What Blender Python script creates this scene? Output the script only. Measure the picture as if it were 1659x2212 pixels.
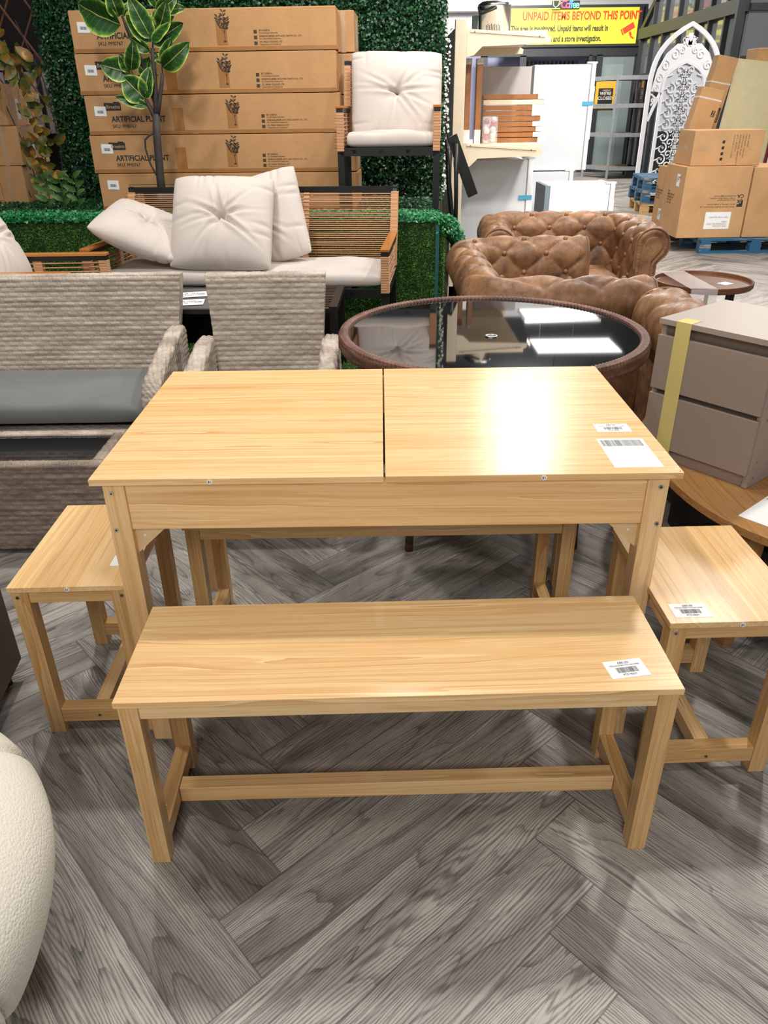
import bpy, bmesh, math, random
import numpy as np
from mathutils import Vector, Matrix, Euler
PI = math.pi
S = bpy.context.scene
for o in list(bpy.data.objects): bpy.data.objects.remove(o)
C = S.collection
random.seed(7); NR = np.random.RandomState(5)

# ------------------------------------------------------------------ camera
TH, RO, F, H = 0.492526, 0.012914, 1617.5, 1.4045
cam_d = bpy.data.cameras.new('camera'); cam = bpy.data.objects.new('camera', cam_d); C.objects.link(cam)
R_ = Vector((1, 0, 0)); FW = Vector((0, math.cos(TH), -math.sin(TH))); UP = Vector((0, math.sin(TH), math.cos(TH)))
CX = R_*math.cos(RO)-UP*math.sin(RO); CY = R_*math.sin(RO)+UP*math.cos(RO)
M = Matrix.Identity(4)
for i in range(3): M[i][0] = CX[i]; M[i][1] = CY[i]; M[i][2] = -FW[i]
M[2][3] = H
cam.matrix_world = M
cam_d.sensor_fit = 'VERTICAL'; cam_d.sensor_height = 36; cam_d.sensor_width = 27; cam_d.lens = 36*F/2212
cam_d.clip_end = 200; cam_d.clip_start = .02
S.camera = cam

# ------------------------------------------------------------------ view, world, lights
S.view_settings.view_transform = 'Standard'; S.view_settings.look = 'None'
S.view_settings.exposure = 0.25; S.view_settings.gamma = 1; S.view_settings.use_curve_mapping = False
W_ = bpy.data.worlds.new('world'); S.world = W_; W_.use_nodes = True
W_.node_tree.nodes['Background'].inputs[0].default_value = (.93, .96, 1, 1)
W_.node_tree.nodes['Background'].inputs[1].default_value = .46
def lamp(x, y, z, size, power, col=(1, .965, .91), spread=PI, tx=None):
    d = bpy.data.lights.new('ceiling_or_fill_light', 'AREA'); d.shape = 'DISK'; d.size = size; d.energy = power; d.color = col; d.spread = spread  # shared by the ceiling lamps and the added fill lights
    o = bpy.data.objects.new('ceiling_or_fill_light', d); o.location = (x, y, z); C.objects.link(o)
    if tx: o.rotation_euler = (Vector(tx)-Vector((x, y, z))).to_track_quat('-Z', 'Y').to_euler()
    return o
lamp(1.9, 3.4, 4.2, .22, 62, tx=(.5, 1.4, .3))
lamp(-1.2, 3.5, 4.2, .22, 52, tx=(-.2, 1.4, .3))
lamp(.2, 5.2, 4.2, .3, 28, tx=(.1, 2.5, 0))
lamp(1.86, 9.0, 4.1, .50, 58, tx=(.5, 1.8, .5))
lamp(-1.2, 1.8, 4.2, .4, 52, tx=(-.9, 5.2, 1.0))
lamp(.5, .3, 4.2, .6, 26, tx=(.4, 2.0, .3))
lamp(-.4, -1.8, 3.0, 1.2, 48, tx=(0, 1.6, .4))  # added fill light behind the camera, lifts the faces turned towards it
lamp(3.2, 6.0, 4.3, .6, 90)
lamp(5.6, 11.0, 4.3, .9, 190)
lamp(2.2, 15.5, 4.3, 1.0, 420)
lamp(.9, 2.4, 4.3, .5, 28, tx=(1.8, 9, .6), spread=1.6)  # added fill light, aimed at the freezers to brighten them
lamp(2.3, 5.0, 4.6, .5, 36, tx=(1.6, 8.2, .5), spread=1.5)  # another added light, closer, to whiten the freezers
lamp(3.0, 15.5, 4.9, 1.0, 250, tx=(4.2, 21, 3.3), spread=2.2)  # added light to brighten the white back wall and yellow sign

# ------------------------------------------------------------------ material helpers
class NT:
    def __init__(s, name):
        s.m = bpy.data.materials.new(name); s.m.use_nodes = True; s.t = s.m.node_tree; s.n = s.t.nodes; s.l = s.t.links
        s.b = s.n['Principled BSDF']
    def N(s, typ, **kw):
        n = s.n.new(typ)
        for k, v in kw.items(): setattr(n, k, v)
        return n
    def put(s, sock, v):
        if hasattr(v, 'links') or hasattr(v, 'is_linked'): s.l.new(v, sock)
        else: sock.default_value = v
    def math(s, op, a, b=0.0, c=0.0):
        n = s.N('ShaderNodeMath', operation=op)
        s.put(n.inputs[0], a); s.put(n.inputs[1], b); s.put(n.inputs[2], c)
        return n.outputs[0]
    def coord(s, kind='Object'): return s.N('ShaderNodeTexCoord').outputs[kind]
    def mapping(s, v, scale=(1, 1, 1), rot=(0, 0, 0), loc=(0, 0, 0)):
        n = s.N('ShaderNodeMapping'); s.l.new(v, n.inputs['Vector']); n.inputs['Scale'].default_value = scale
        n.inputs['Rotation'].default_value = rot; s.put(n.inputs['Location'], loc); return n.outputs[0]
    def noise(s, v, scale=5, detail=3, rough=.5, dist=0, out=0):
        n = s.N('ShaderNodeTexNoise'); s.l.new(v, n.inputs['Vector']); n.inputs['Scale'].default_value = scale
        n.inputs['Detail'].default_value = detail; n.inputs['Roughness'].default_value = rough; n.inputs['Distortion'].default_value = dist
        return n.outputs[out]
    def ramp(s, f, stops, interp='LINEAR'):
        n = s.N('ShaderNodeValToRGB'); n.color_ramp.interpolation = interp; e = n.color_ramp.elements
        while len(e) > 1: e.remove(e[-1])
        for i, (p, c) in enumerate(stops):
            el = e[0] if i == 0 else e.new(p)
            el.position = p; el.color = (*c, 1) if len(c) == 3 else c
        s.put(n.inputs[0], f); return n.outputs[0]
    def mix(s, f, a, b, mode='MIX'):
        n = s.N('ShaderNodeMix', data_type='RGBA', blend_type=mode)
        s.put(n.inputs[0], f)
        for k, v in ((6, a), (7, b)):
            if isinstance(v, tuple) and len(v) == 3: v = (*v, 1)
            s.put(n.inputs[k], v)
        return n.outputs[2]
    def bump(s, h, strength=.3, dist=.002):
        n = s.N('ShaderNodeBump'); n.inputs['Strength'].default_value = abs(strength); n.invert = strength < 0; n.inputs['Distance'].default_value = dist
        s.l.new(h, n.inputs['Height']); s.l.new(n.outputs[0], s.b.inputs['Normal'])
    def set(s, color=None, rough=None, metal=None, spec=None, **kw):
        if color is not None: s.put(s.b.inputs['Base Color'], (*color, 1) if isinstance(color, tuple) and len(color) == 3 else color)
        if rough is not None: s.put(s.b.inputs['Roughness'], rough)
        if metal is not None: s.b.inputs['Metallic'].default_value = metal
        if spec is not None: s.b.inputs['Specular IOR Level'].default_value = spec
        for k, v in kw.items(): s.put(s.b.inputs[k.replace('_', ' ')], v)
        return s.m
def lin(r, g, b):
    f = lambda c: (c/255/12.92) if c <= 10 else ((c/255+.055)/1.055)**2.4
    return (f(r), f(g), f(b))
def plain(name, c, rough=.5, metal=0, spec=.5, noise=0, nscale=20, bump=0, bscale=200, **kw):
    t = NT(name)
    col = c
    if noise:
        n = t.noise(t.coord(), nscale, 4)
        col = t.ramp(n, [(.3, tuple(x*(1-noise) for x in c)), (.7, tuple(min(1, x*(1+noise)) for x in c))])
    if bump: t.bump(t.noise(t.coord(), bscale, 2), bump, .002)
    return t.set(col, rough, metal, spec, **kw)
def emit(name, c, s):
    t = NT(name); t.set((0, 0, 0), .5); t.b.inputs['Emission Color'].default_value = (*c, 1); t.b.inputs['Emission Strength'].default_value = s; return t.m

def wood(name, axis, base, dark, light, k=1.0, rough=.26, spec=.28, fine=1.0):
    """laminate wood, grain running along local axis"""
    t = NT(name)
    rnd = t.N('ShaderNodeObjectInfo').outputs['Random']
    co = t.coord()
    add = t.N('ShaderNodeVectorMath', operation='MULTIPLY_ADD'); t.l.new(rnd, add.inputs[0])
    add.inputs[1].default_value = (7.3, 5.1, 9.7); t.l.new(co, add.inputs[2]); co = add.outputs[0]
    def sc(al, ac): return tuple(al if i == axis else ac for i in range(3))
    w = t.noise(t.mapping(co, sc(1.2*k, 5*k)), 1, 2, .5)                    # slow warp
    warp = t.N('ShaderNodeVectorMath', operation='MULTIPLY_ADD')
    t.l.new(w, warp.inputs[0]); warp.inputs[1].default_value = tuple(0 if i == axis else .055 for i in range(3)); t.l.new(co, warp.inputs[2])
    wc = warp.outputs[0]
    broad = t.noise(t.mapping(wc, sc(.55*k, 9*k)), 1, 3, .55)
    col = t.ramp(broad, [(.28, tuple(a*.45+b*.55 for a, b in zip(base, dark))), (.46, base), (.70, tuple(a*.45+b*.55 for a, b in zip(base, light)))])
    fld = t.noise(t.mapping(wc, sc(.17*k, 18*k)), 1, 1.5, .45)
    fr = t.math('FRACT', t.math('MULTIPLY', fld, 7.0))                      # growth lines: thin, long, following the grain
    wob = t.noise(t.mapping(wc, sc(1.6*k, 22*k)), 1, 2)
    lw = t.ramp(fr, [(.0, (1, 1, 1)), (.06, (.55,)*3), (.26, (0, 0, 0)), (.93, (0, 0, 0)), (1.0, (.0,)*3)])
    lw = t.math('MULTIPLY', lw, t.ramp(wob, [(.38, (.15,)*3), (.60, (1, 1, 1))]))
    brn = tuple(a*q for a, q in zip(base, (.74, .53, .34)))
    col = t.mix(t.math('MULTIPLY', lw, .95), col, brn)
    hl = t.ramp(fr, [(.90, (0, 0, 0)), (.96, (1, 1, 1))]); col = t.mix(t.math('MULTIPLY', hl, .40), col, tuple(min(1, a*1.15) for a in light))
    mid = t.noise(t.mapping(wc, sc(1.3*k, 95*k)), 1, 2, .6)
    col = t.mix(t.math('MULTIPLY', t.ramp(mid, [(.38, (1, 1, 1)), (.50, (0, 0, 0))]), .62), col, tuple(a*q for a, q in zip(base, (.86, .74, .60))))
    fn = t.noise(t.mapping(wc, sc(6*k, 330*k)), 1, 2, .6)
    f3 = t.ramp(fn, [(.36, (1, 1, 1)), (.54, (0, 0, 0))])
    col = t.mix(t.math('MULTIPLY', f3, .22*fine), col, tuple(a*q for a, q in zip(base, (.66, .56, .44))))
    t.bump(fn, .10*fine, .001)
    return t.set(col, rough, 0, spec)
PB, PD, PL = lin(228, 190, 137), lin(210, 163, 106), lin(238, 208, 162)
WX, WY, WZ = [wood('pale_wood_'+'xyz'[i], i, PB, PD, PL) for i in range(3)]
QB, QD, QL = lin(210, 171, 118), lin(190, 147, 94), lin(222, 186, 134)
UX, UY, UZ = [wood('oak_laminate_'+'xyz'[i], i, QB, QD, QL, fine=1.9) for i in range(3)]
OAK = wood('oval_table_oak', 1, lin(168, 124, 76), lin(140, 98, 56), lin(186, 144, 94), fine=1.4)
WAL = wood('walnut', 0, lin(104, 66, 44), lin(74, 45, 30), lin(128, 84, 56), rough=.4)
WALD = wood('dark_walnut', 2, lin(62, 41, 32), lin(50, 33, 26), lin(76, 52, 40), rough=.4)
TEAK = wood('teak_cap', 1, lin(186, 122, 62), lin(166, 104, 48), lin(204, 142, 78))
RAWP = wood('raw_pallet_wood', 0, lin(208, 172, 124), lin(180, 142, 96), lin(226, 194, 148), rough=.7)
BLK = plain('black_metal', (.006, .006, .0065), .38, 0, .45)
BLKM = plain('dark_frame', (.018, .02, .022), .4)
STEEL = plain('brushed_steel', (.62, .62, .62), .24, 1)
ZINC = plain('zinc_bolt', (.45, .45, .45), .3, 1)
GALV = plain('galvanised', (.36, .38, .40), .45, .6, noise=.15)
WHITE = plain('white_enamel', lin(226, 228, 232), .35, 0, .4)
WHITE2 = plain('white_trim', lin(238, 238, 238), .45)
CREAM = plain('cream_steel', lin(232, 214, 186), .45, 0, .4, noise=.03)
PAPER = plain('white_paper', lin(240, 240, 240), .6)
INK = plain('black_ink', (.02, .02, .022), .6)
INKB = plain('brown_ink', lin(70, 52, 38), .7)
GREYI = plain('grey_ink', (.18, .18, .18), .6)
TURFD = plain('turf_backing', lin(26, 56, 18), .9)
SCREW = plain('screw_white', lin(225, 225, 220), .5)

def fabric(name, c, bump=.25, sc=900, n=.05):
    t = NT(name); co = t.coord()
    a = t.noise(co, 6, 3); col = t.ramp(a, [(.3, tuple(x*(1-n) for x in c)), (.7, tuple(min(1, x*(1+n)) for x in c))])
    t.bump(t.noise(co, sc, 2), bump, .0012)
    m = t.set(col, .88, 0, .15); t.b.inputs['Sheen Weight'].default_value = .15
    return m
CUSH = fabric('cream_cushion', lin(207, 196, 188))
CUSH2 = fabric('cream_seat_cushion', lin(203, 193, 185))
GREYC = fabric('grey_cushion', lin(112, 114, 112), .2)
_t = NT('white_boucle'); _v = _t.N('ShaderNodeTexVoronoi'); _v.inputs['Scale'].default_value = 210; _t.l.new(_t.coord(), _v.inputs['Vector'])
_t.bump(_v.outputs[0], -.45, .0025); BOUC = _t.set(lin(228, 222, 208), .95, 0, .1)
ROPE = fabric('tan_rope', lin(204, 156, 118), .4, 1200, .08)
ROPEM = ROPE
def rattan(name, c1, c2, c3):
    t = NT(name); co = t.coord(); a = t.noise(t.mapping(co, (7, 7, 60)), 1, 3)
    b = t.noise(t.mapping(co, (60, 60, 500)), 1, 2)
    col = t.mix(.35, t.ramp(a, [(.36, c1), (.5, c2), (.64, c3)]), t.ramp(b, [(.35, c1), (.65, c3)]))
    t.bump(b, .3, .001)
    return t.set(col, .55, 0, .35)
RAT = rattan('grey_rattan', lin(148, 132, 118), lin(178, 164, 150), lin(202, 190, 176))
RATB = rattan('brown_rattan', lin(70, 42, 34), lin(98, 64, 52), lin(130, 94, 80))
def leather():
    t = NT('distressed_leather'); co = t.coord()
    a = t.noise(co, 5, 5, .65); b = t.noise(co, 26, 4, .7); f = t.noise(co, 260, 3)
    col = t.ramp(a, [(.32, lin(78, 53, 37)), (.46, lin(126, 89, 61)), (.62, lin(158, 116, 81))])
    col = t.mix(t.math('MULTIPLY', t.ramp(b, [(.45, (0, 0, 0)), (.66, (1, 1, 1))]), .42), col, lin(72, 50, 37))
    t.bump(f, .18, .001)
    return t.set(col, t.ramp(b, [(.3, (.36,)*3), (.7, (.62,)*3)]), 0, .4)
LEA = leather()
def cardboard(name, c):
    t = NT(name); co = t.coord()
    a = t.noise(co, 3.2, 5, .6, .8); n = t.noise(co, 260, 2)
    col = t.ramp(a, [(.3, tuple(x*.88 for x in c)), (.7, tuple(x*1.08 for x in c))])
    h = t.noise(co, 5, 5, .62, 1.6)
    t.bump(h, .35, .012)
    return t.set(col, .78, 0, .2)
CARD = cardboard('cardboard', lin(192, 147, 102)); CARD2 = cardboard('cardboard_pale', lin(198, 155, 110))
TAPE = plain('brown_tape', lin(164, 112, 58), .3, 0, .5, noise=.06)
TAPEC = plain('clear_tape', lin(182, 146, 112), .18, 0, .5)
YTAPE = fabric('yellow_masking_tape', lin(208, 190, 118), .4, 300, .05)
BTAPE = plain('blue_tape', lin(92, 176, 210), .35)
TAUPE = plain('taupe_laminate', lin(160, 146, 136), .45, 0, .35, bump=.05, bscale=900)
TAUPED = plain('taupe_front', lin(150, 134, 122), .42, 0, .4, bump=.05, bscale=900)
GLASSB = plain('black_glass', (.004, .004, .005), .03, 0, .9)
def glass(name, tint=(1, 1, 1), rough=.02, alpha=.2):
    t = NT(name); t.set(tint, rough, 0, .6); t.b.inputs['Alpha'].default_value = alpha; return t.m
FILM = glass('clear_film', (.9, .85, .84), .08, .28)
PANE = glass('window_glass', (.35, .42, .42), .05, .35)
BLUEP = NT('blue_painted_wood'); _c = BLUEP.coord()
BLUEP = BLUEP.set(BLUEP.mix(BLUEP.ramp(BLUEP.noise(BLUEP.mapping(_c, (3, 22, 22)), 1, 4, .6), [(.54, (0, 0, 0)), (.66, (1, 1, 1))]), lin(38, 92, 128), lin(160, 150, 130)), .65)

def floor_mat():
    t = NT('grey_herringbone_vinyl'); co = t.coord('Object')
    w = .1524
    m = t.mapping(co, loc=(.224, -1.024, 0))
    rot = t.N('ShaderNodeVectorRotate', rotation_type='Z_AXIS'); t.l.new(m, rot.inputs['Vector']); rot.inputs['Angle'].default_value = math.radians(-42)
    sep = t.N('ShaderNodeSeparateXYZ'); t.l.new(rot.outputs[0], sep.inputs[0])
    u = t.math('DIVIDE', sep.outputs[0], w); v = t.math('DIVIDE', sep.outputs[1], w)
    i = t.math('FLOOR', u); j = t.math('FLOOR', v)
    k = t.math('FLOORED_MODULO', t.math('ADD', t.math('SUBTRACT', i, j), .01), 12.0); k = t.math('FLOOR', k)
    isH = t.math('LESS_THAN', k, 5.5)
    fu = t.math('SUBTRACT', u, i); fv = t.math('SUBTRACT', v, j)
    kv = t.math('SUBTRACT', 11.0, k)
    def sel(a, b): return t.math('ADD', t.math('MULTIPLY', a, isH), t.math('MULTIPLY', b, t.math('SUBTRACT', 1.0, isH)))
    al = sel(t.math('ADD', fu, k), t.math('ADD', fv, kv)); ac = sel(fv, fu)
    ix = sel(t.math('SUBTRACT', i, k), i); iy = sel(j, t.math('SUBTRACT', j, kv))
    idv = t.N('ShaderNodeCombineXYZ'); t.l.new(ix, idv.inputs[0]); t.l.new(iy, idv.inputs[1]); t.l.new(isH, idv.inputs[2])
    wn = t.N('ShaderNodeTexWhiteNoise'); t.l.new(idv.outputs[0], wn.inputs['Vector']); rn = wn.outputs[0]
    pc = t.N('ShaderNodeCombineXYZ'); t.l.new(t.math('MULTIPLY', al, w), pc.inputs[0]); t.l.new(t.math('MULTIPLY', ac, w), pc.inputs[1]); t.l.new(t.math('MULTIPLY', rn, 37.0), pc.inputs[2])
    P = pc.outputs[0]
    big = t.noise(t.mapping(P, (1.15, 9.0, 1)), 1, 2, .5, .35)
    ps = t.N('ShaderNodeSeparateXYZ'); t.l.new(P, ps.inputs[0])
    jag = t.noise(t.mapping(P, (34, 520, 1)), 1, 3, .7)
    wv = t.noise(t.mapping(P, (2.2, 16, 1)), 1, 2, .5)
    ln = t.math('SINE', t.math('ADD', t.math('MULTIPLY', ps.outputs[1], 980.0), t.math('ADD', t.math('MULTIPLY', wv, 30.0), t.math('MULTIPLY', big, 105.0))))
    l2 = t.math('ADD', ln, t.math('MULTIPLY', t.math('SUBTRACT', jag, .5), 4.2))
    fine = t.ramp(t.math('MULTIPLY_ADD', l2, .25, .5), [(.24, (1, 1, 1)), (.58, (0, 0, 0))])
    ring = t.math('FRACT', t.math('ADD', t.math('MULTIPLY', big, 14.0), t.math('MULTIPLY', jag, .16)))
    cath = t.ramp(ring, [(.0, (1, 1, 1)), (.08, (.7,)*3), (.20, (.12,)*3), (.40, (0, 0, 0)), (1, (0, 0, 0))])
    tone = t.noise(t.mapping(P, (1.6, 13, 1)), 1, 4, .6, .5)
    base = t.ramp(t.math('ADD', t.math('MULTIPLY', tone, .8), t.math('MULTIPLY', rn, .2)), [(.34, lin(114, 108, 103)), (.50, lin(162, 156, 149)), (.66, lin(188, 182, 174))])
    strg = t.ramp(tone, [(.35, (1, 1, 1)), (.65, (.30,)*3)])
    col = t.mix(t.math('MULTIPLY', fine, .68), base, lin(84, 79, 77))
    col = t.mix(t.math('MULTIPLY', t.math('MULTIPLY', cath, .78), strg), col, lin(62, 58, 57))
    knot = t.noise(t.mapping(P, (5.0, 13, 1)), 1, 2, .5)
    col = t.mix(t.math('MULTIPLY', t.ramp(knot, [(.67, (0, 0, 0)), (.78, (1, 1, 1))]), .6), col, lin(58, 54, 54))
    ea = t.math('MINIMUM', ac, t.math('SUBTRACT', 1.0, ac)); eb = t.math('MINIMUM', al, t.math('SUBTRACT', 6.0, al))
    seam = t.math('LESS_THAN', t.math('MINIMUM', ea, eb), .011)
    col = t.mix(t.math('MULTIPLY', seam, .55), col, lin(50, 48, 48))
    t.bump(l2, .14, .0012)
    return t.set(col, .48, 0, .42)
FLOOR = floor_mat()
def brick_mat():
    t = NT('white_painted_brick'); b = t.N('ShaderNodeTexBrick'); t.l.new(t.mapping(t.coord(), (1, 1, 1), (PI/2, 0, 0)), b.inputs['Vector'])
    b.inputs['Scale'].default_value = 1; b.inputs['Brick Width'].default_value = .36; b.inputs['Row Height'].default_value = .11; b.inputs['Mortar Size'].default_value = .008
    for k in (0, 1): b.inputs[('Color1', 'Color2')[k]].default_value = (*lin(234, 234, 234), 1)
    b.inputs['Mortar'].default_value = (*lin(205, 205, 206), 1)
    t.bump(b.outputs['Fac'], -.4, .01); return t.set(b.outputs['Color'], .7)
BRICK = brick_mat()

# ------------------------------------------------------------------ geometry helpers
class MB:
    def __init__(s): s.v = []; s.f = []; s.uv = None
    def add(s, vs, fs):
        n = len(s.v); s.v += [tuple(p) for p in vs]; s.f += [tuple(i+n for i in f) for f in fs]; return s
    def box(s, x0, x1, y0, y1, z0, z1, mtx=None):
        vs = [(x, y, z) for z in (z0, z1) for y in (y0, y1) for x in (x0, x1)]
        if mtx: vs = [mtx @ Vector(p) for p in vs]
        return s.add(vs, [(0, 2, 3, 1), (4, 5, 7, 6), (0, 1, 5, 4), (2, 6, 7, 3), (0, 4, 6, 2), (1, 3, 7, 5)])
    def cbox(s, c, size, rot=(0, 0, 0)):
        m = Matrix.Translation(c) @ Euler(rot).to_matrix().to_4x4()
        a, b, d = [q/2 for q in size]
        return s.box(-a, a, -b, b, -d, d, m)
    def tube(s, pts, r, n=8, cap=True):
        pts = [Vector(p) for p in pts]; rs = r if isinstance(r, (list, tuple)) else [r]*len(pts)
        base = len(s.v); up = None
        for i, p in enumerate(pts):
            d = (pts[min(i+1, len(pts)-1)]-pts[max(i-1, 0)]).normalized()
            if up is None:
                up = d.orthogonal().normalized()
            else: up = (up-d*up.dot(d)).normalized()
            e = d.cross(up)
            for k in range(n):
                a = 2*PI*k/n; s.v.append(tuple(p+(up*math.cos(a)+e*math.sin(a))*rs[i]))
        for i in range(len(pts)-1):
            for k in range(n):
                a = base+i*n+k; b = base+i*n+(k+1) % n
                s.f.append((a, b, b+n, a+n))
        if cap:
            s.f.append(tuple(base+k for k in range(n))[::-1]); s.f.append(tuple(base+(len(pts)-1)*n+k for k in range(n)))
        return s
    def cyl(s, c, r, h, n=24, axis='z'):
        c = Vector(c); d = {'x': Vector((1, 0, 0)), 'y': Vector((0, 1, 0)), 'z': Vector((0, 0, 1))}[axis]
        return s.tube([c-d*h/2, c+d*h/2], r, n)
    def lathe(s, prof, n=32, c=(0, 0, 0)):
        base = len(s.v); m = len(prof)
        for r, z in prof:
            for k in range(n): a = 2*PI*k/n; s.v.append((c[0]+r*math.cos(a), c[1]+r*math.sin(a), c[2]+z))
        for i in range(m-1):
            for k in range(n):
                a = base+i*n+k; b = base+i*n+(k+1) % n; s.f.append((a, b, b+n, a+n))
        s.f.append(tuple(base+k for k in range(n))[::-1]); s.f.append(tuple(base+(m-1)*n+k for k in range(n)))
        return s
    def prism(s, poly, a0, a1, plane='xz'):
        """extrude 2D polygon; plane xz -> along y ; xy -> along z ; yz -> along x"""
        n = len(poly)
        def P(p, a): return {'xz': (p[0], a, p[1]), 'xy': (p[0], p[1], a), 'yz': (a, p[0], p[1])}[plane]
        vs = [P(p, a0) for p in poly]+[P(p, a1) for p in poly]
        return s.add(vs, [tuple(range(n))[::-1], tuple(range(n, 2*n))]+[(i, (i+1) % n, n+(i+1) % n, n+i) for i in range(n)])
    def grid(s, fn, nu, nv, closeu=False, closev=False):
        base = len(s.v)
        for j in range(nv):
            for i in range(nu): s.v.append(tuple(fn(i, j)))
        for j in range(nv if closev else nv-1):
            for i in range(nu if closeu else nu-1):
                a = base+j*nu+i; b = base+j*nu+(i+1) % nu; c = base+((j+1) % nv)*nu+(i+1) % nu; d = base+((j+1) % nv)*nu+i
                s.f.append((a, b, c, d))
        return s
    def sphere(s, c, r, n=12, sq=(1, 1, 1)):
        return s.add(*_sph(c, r, n, sq))
    def build(s, name, m, parent=None, smooth=False, bevel=0, seg=2, fixn=True):
        me = bpy.data.meshes.new(name); me.from_pydata(s.v, [], s.f); me.update()
        if fixn:
            bm = bmesh.new(); bm.from_mesh(me); bmesh.ops.recalc_face_normals(bm, faces=bm.faces); bm.to_mesh(me); bm.free()
        if smooth: me.polygons.foreach_set('use_smooth', [True]*len(me.polygons))
        for q in (m if isinstance(m, (list, tuple)) else [m]): me.materials.append(q)
        o = bpy.data.objects.new(name, me); C.objects.link(o)
        if parent: o.parent = parent
        if bevel:
            b = o.modifiers.new('bevel', 'BEVEL'); b.width = bevel; b.segments = seg; b.limit_method = 'ANGLE'
            if smooth is False:
                me.polygons.foreach_set('use_smooth', [True]*len(me.polygons))
                b.harden_normals = True
        return o
def _sph(c, r, n, sq):
    vs = []; fs = []; m = n//2
    for i in range(m+1):
        th = PI*i/m
        for k in range(n): a = 2*PI*k/n; vs.append((c[0]+r*sq[0]*math.sin(th)*math.cos(a), c[1]+r*sq[1]*math.sin(th)*math.sin(a), c[2]+r*sq[2]*math.cos(th)))
    for i in range(m):
        for k in range(n): fs.append((i*n+k, i*n+(k+1) % n, (i+1)*n+(k+1) % n, (i+1)*n+k))
    return vs, fs
def thing(name, label, cat, loc=(0, 0, 0), rotz=0, group=None):
    o = bpy.data.objects.new(name, None); o.empty_display_size = .1; C.objects.link(o)
    o.location = loc; o.rotation_euler = (0, 0, rotz); o['label'] = label; o['category'] = cat
    if group: o['group'] = group
    return o
def tag(o, label, cat, group=None, kind=None):
    o['label'] = label; o['category'] = cat
    if group: o['group'] = group
    if kind: o['kind'] = kind
    return o
def struct(o): o['kind'] = 'structure'; return o
def box(name, m, parent, x0, x1, y0, y1, z0, z1, bevel=.0015):
    """box object whose own origin is its centre, so that wood grain follows each board"""
    c = ((x0+x1)/2, (y0+y1)/2, (z0+z1)/2)
    o = MB().box(x0-c[0], x1-c[0], y0-c[1], y1-c[1], z0-c[2], z1-c[2]).build(name, m, parent, bevel=bevel)
    o.location = c; return o
def text(name, s, size, m, parent, loc, rot=(0, 0, 0), bold=0, align='LEFT', shear=0, sx=1.0):
    cu = bpy.data.curves.new(name, 'FONT'); cu.body = s; cu.size = size; cu.align_x = align; cu.align_y = 'CENTER'; cu.offset = bold; cu.shear = shear
    cu.resolution_u = 3; cu.extrude = .0002
    tmp = bpy.data.objects.new(name, cu); C.objects.link(tmp)
    me = bpy.data.meshes.new_from_object(tmp.evaluated_get(bpy.context.evaluated_depsgraph_get()))
    bpy.data.objects.remove(tmp); me.materials.clear(); me.materials.append(m)
    o = bpy.data.objects.new(name, me); C.objects.link(o); o.location = loc; o.rotation_euler = rot; o.scale = (sx, 1, 1)
    if parent: o.parent = parent
    return o
def label_sheet(parent, w, h, loc, rot, lines=('£80.00', 'TDZ401398RY/TDZ401498RI', '97319037'), big=False, name='price_label'):
    """white sticker lying in its local xy plane, +z facing out; reads from its -y side"""
    sh = MB().box(-w/2, w/2, -h/2, h/2, 0, .0006).build(name, PAPER, parent); sh.location = loc; sh.rotation_euler = rot
    sh['label'] = 'white barcode label'
    b = MB(); r = random.Random(3); x = -w*.27 if not big else -w*.46
    xe = w*.27 if not big else w*.42
    y0, y1 = (-h*.22, h*.08) if not big else (h*.22, h*.44)
    while x < xe:
        q = r.choice((.012, .02, .03))*w*.6; b.box(x, x+q, y0, y1, .0007, .0009); x += q+r.choice((.012, .018, .026))*w*.6
    if big or lines[0] or rot[0] > 1: b.build('barcode', INK, sh)
    else: text('printed_text', '- - - -', h*.2, GREYI, sh, (0, 0, .0008), align='CENTER')
    if not big and w > .03:
        text('printed_text', lines[0], h*.17, INK, sh, (0, h*.34, .0008), align='CENTER')
        if len(lines) > 1: text('printed_text', lines[1], h*.11, GREYI, sh, (0, h*.19, .0008), align='CENTER', sx=.9)
        if len(lines) > 2: text('printed_text', lines[2], h*.14, INK, sh, (0, -h*.34, .0008), align='CENTER')
    return sh
# ------------------------------------------------------------------ setting
struct(MB().add([(-14, -5, 0), (22, -5, 0), (22, 26, 0), (-14, 26, 0)], [(0, 1, 2, 3)]).build('floor', FLOOR, fixn=False))
CEILM = plain('dark_ceiling', lin(70, 72, 76), .8)
struct(MB().box(-14, 22, -5, 26, 5.2, 5.3).build('ceiling', CEILM))
struct(MB().box(-10, 14, 21.6, 21.8, 0, 5.2).build('wall_back', BRICK))
struct(MB().box(-14, -13.9, -5, 26, 0, 5.2).build('wall_left', plain('grey_wall', lin(150, 150, 150), .8)))
struct(MB().box(1.5, 14, 21.2, 21.5, 3.45, 5.2).build('trim_1', WHITE2))
PANELE = emit('lit_diffuser', (1, .98, .95), 4.5)
for x, y, a in ((3.97, 15.2, .0), (4.2, 17.9, 0)):
    t = thing('ceiling_light', 'rectangular lit panel light hanging below the dark ceiling', 'light', (x, y, 4.35), a, 'ceiling panel lights')
    MB().box(-.88, .88, -.55, .55, 0, .05).build('frame', WHITE2, t)
    MB().box(-.84, .84, -.51, .51, -.008, -.001).build('diffuser', PANELE, t)
    MB().tube([(-.4, 0, .05), (-.4, 0, .85)], .006, 6).build('rod', BLKM, t)
    MB().tube([(.4, 0, .05), (.4, 0, .85)], .006, 6).build('rod', BLKM, t)

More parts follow.
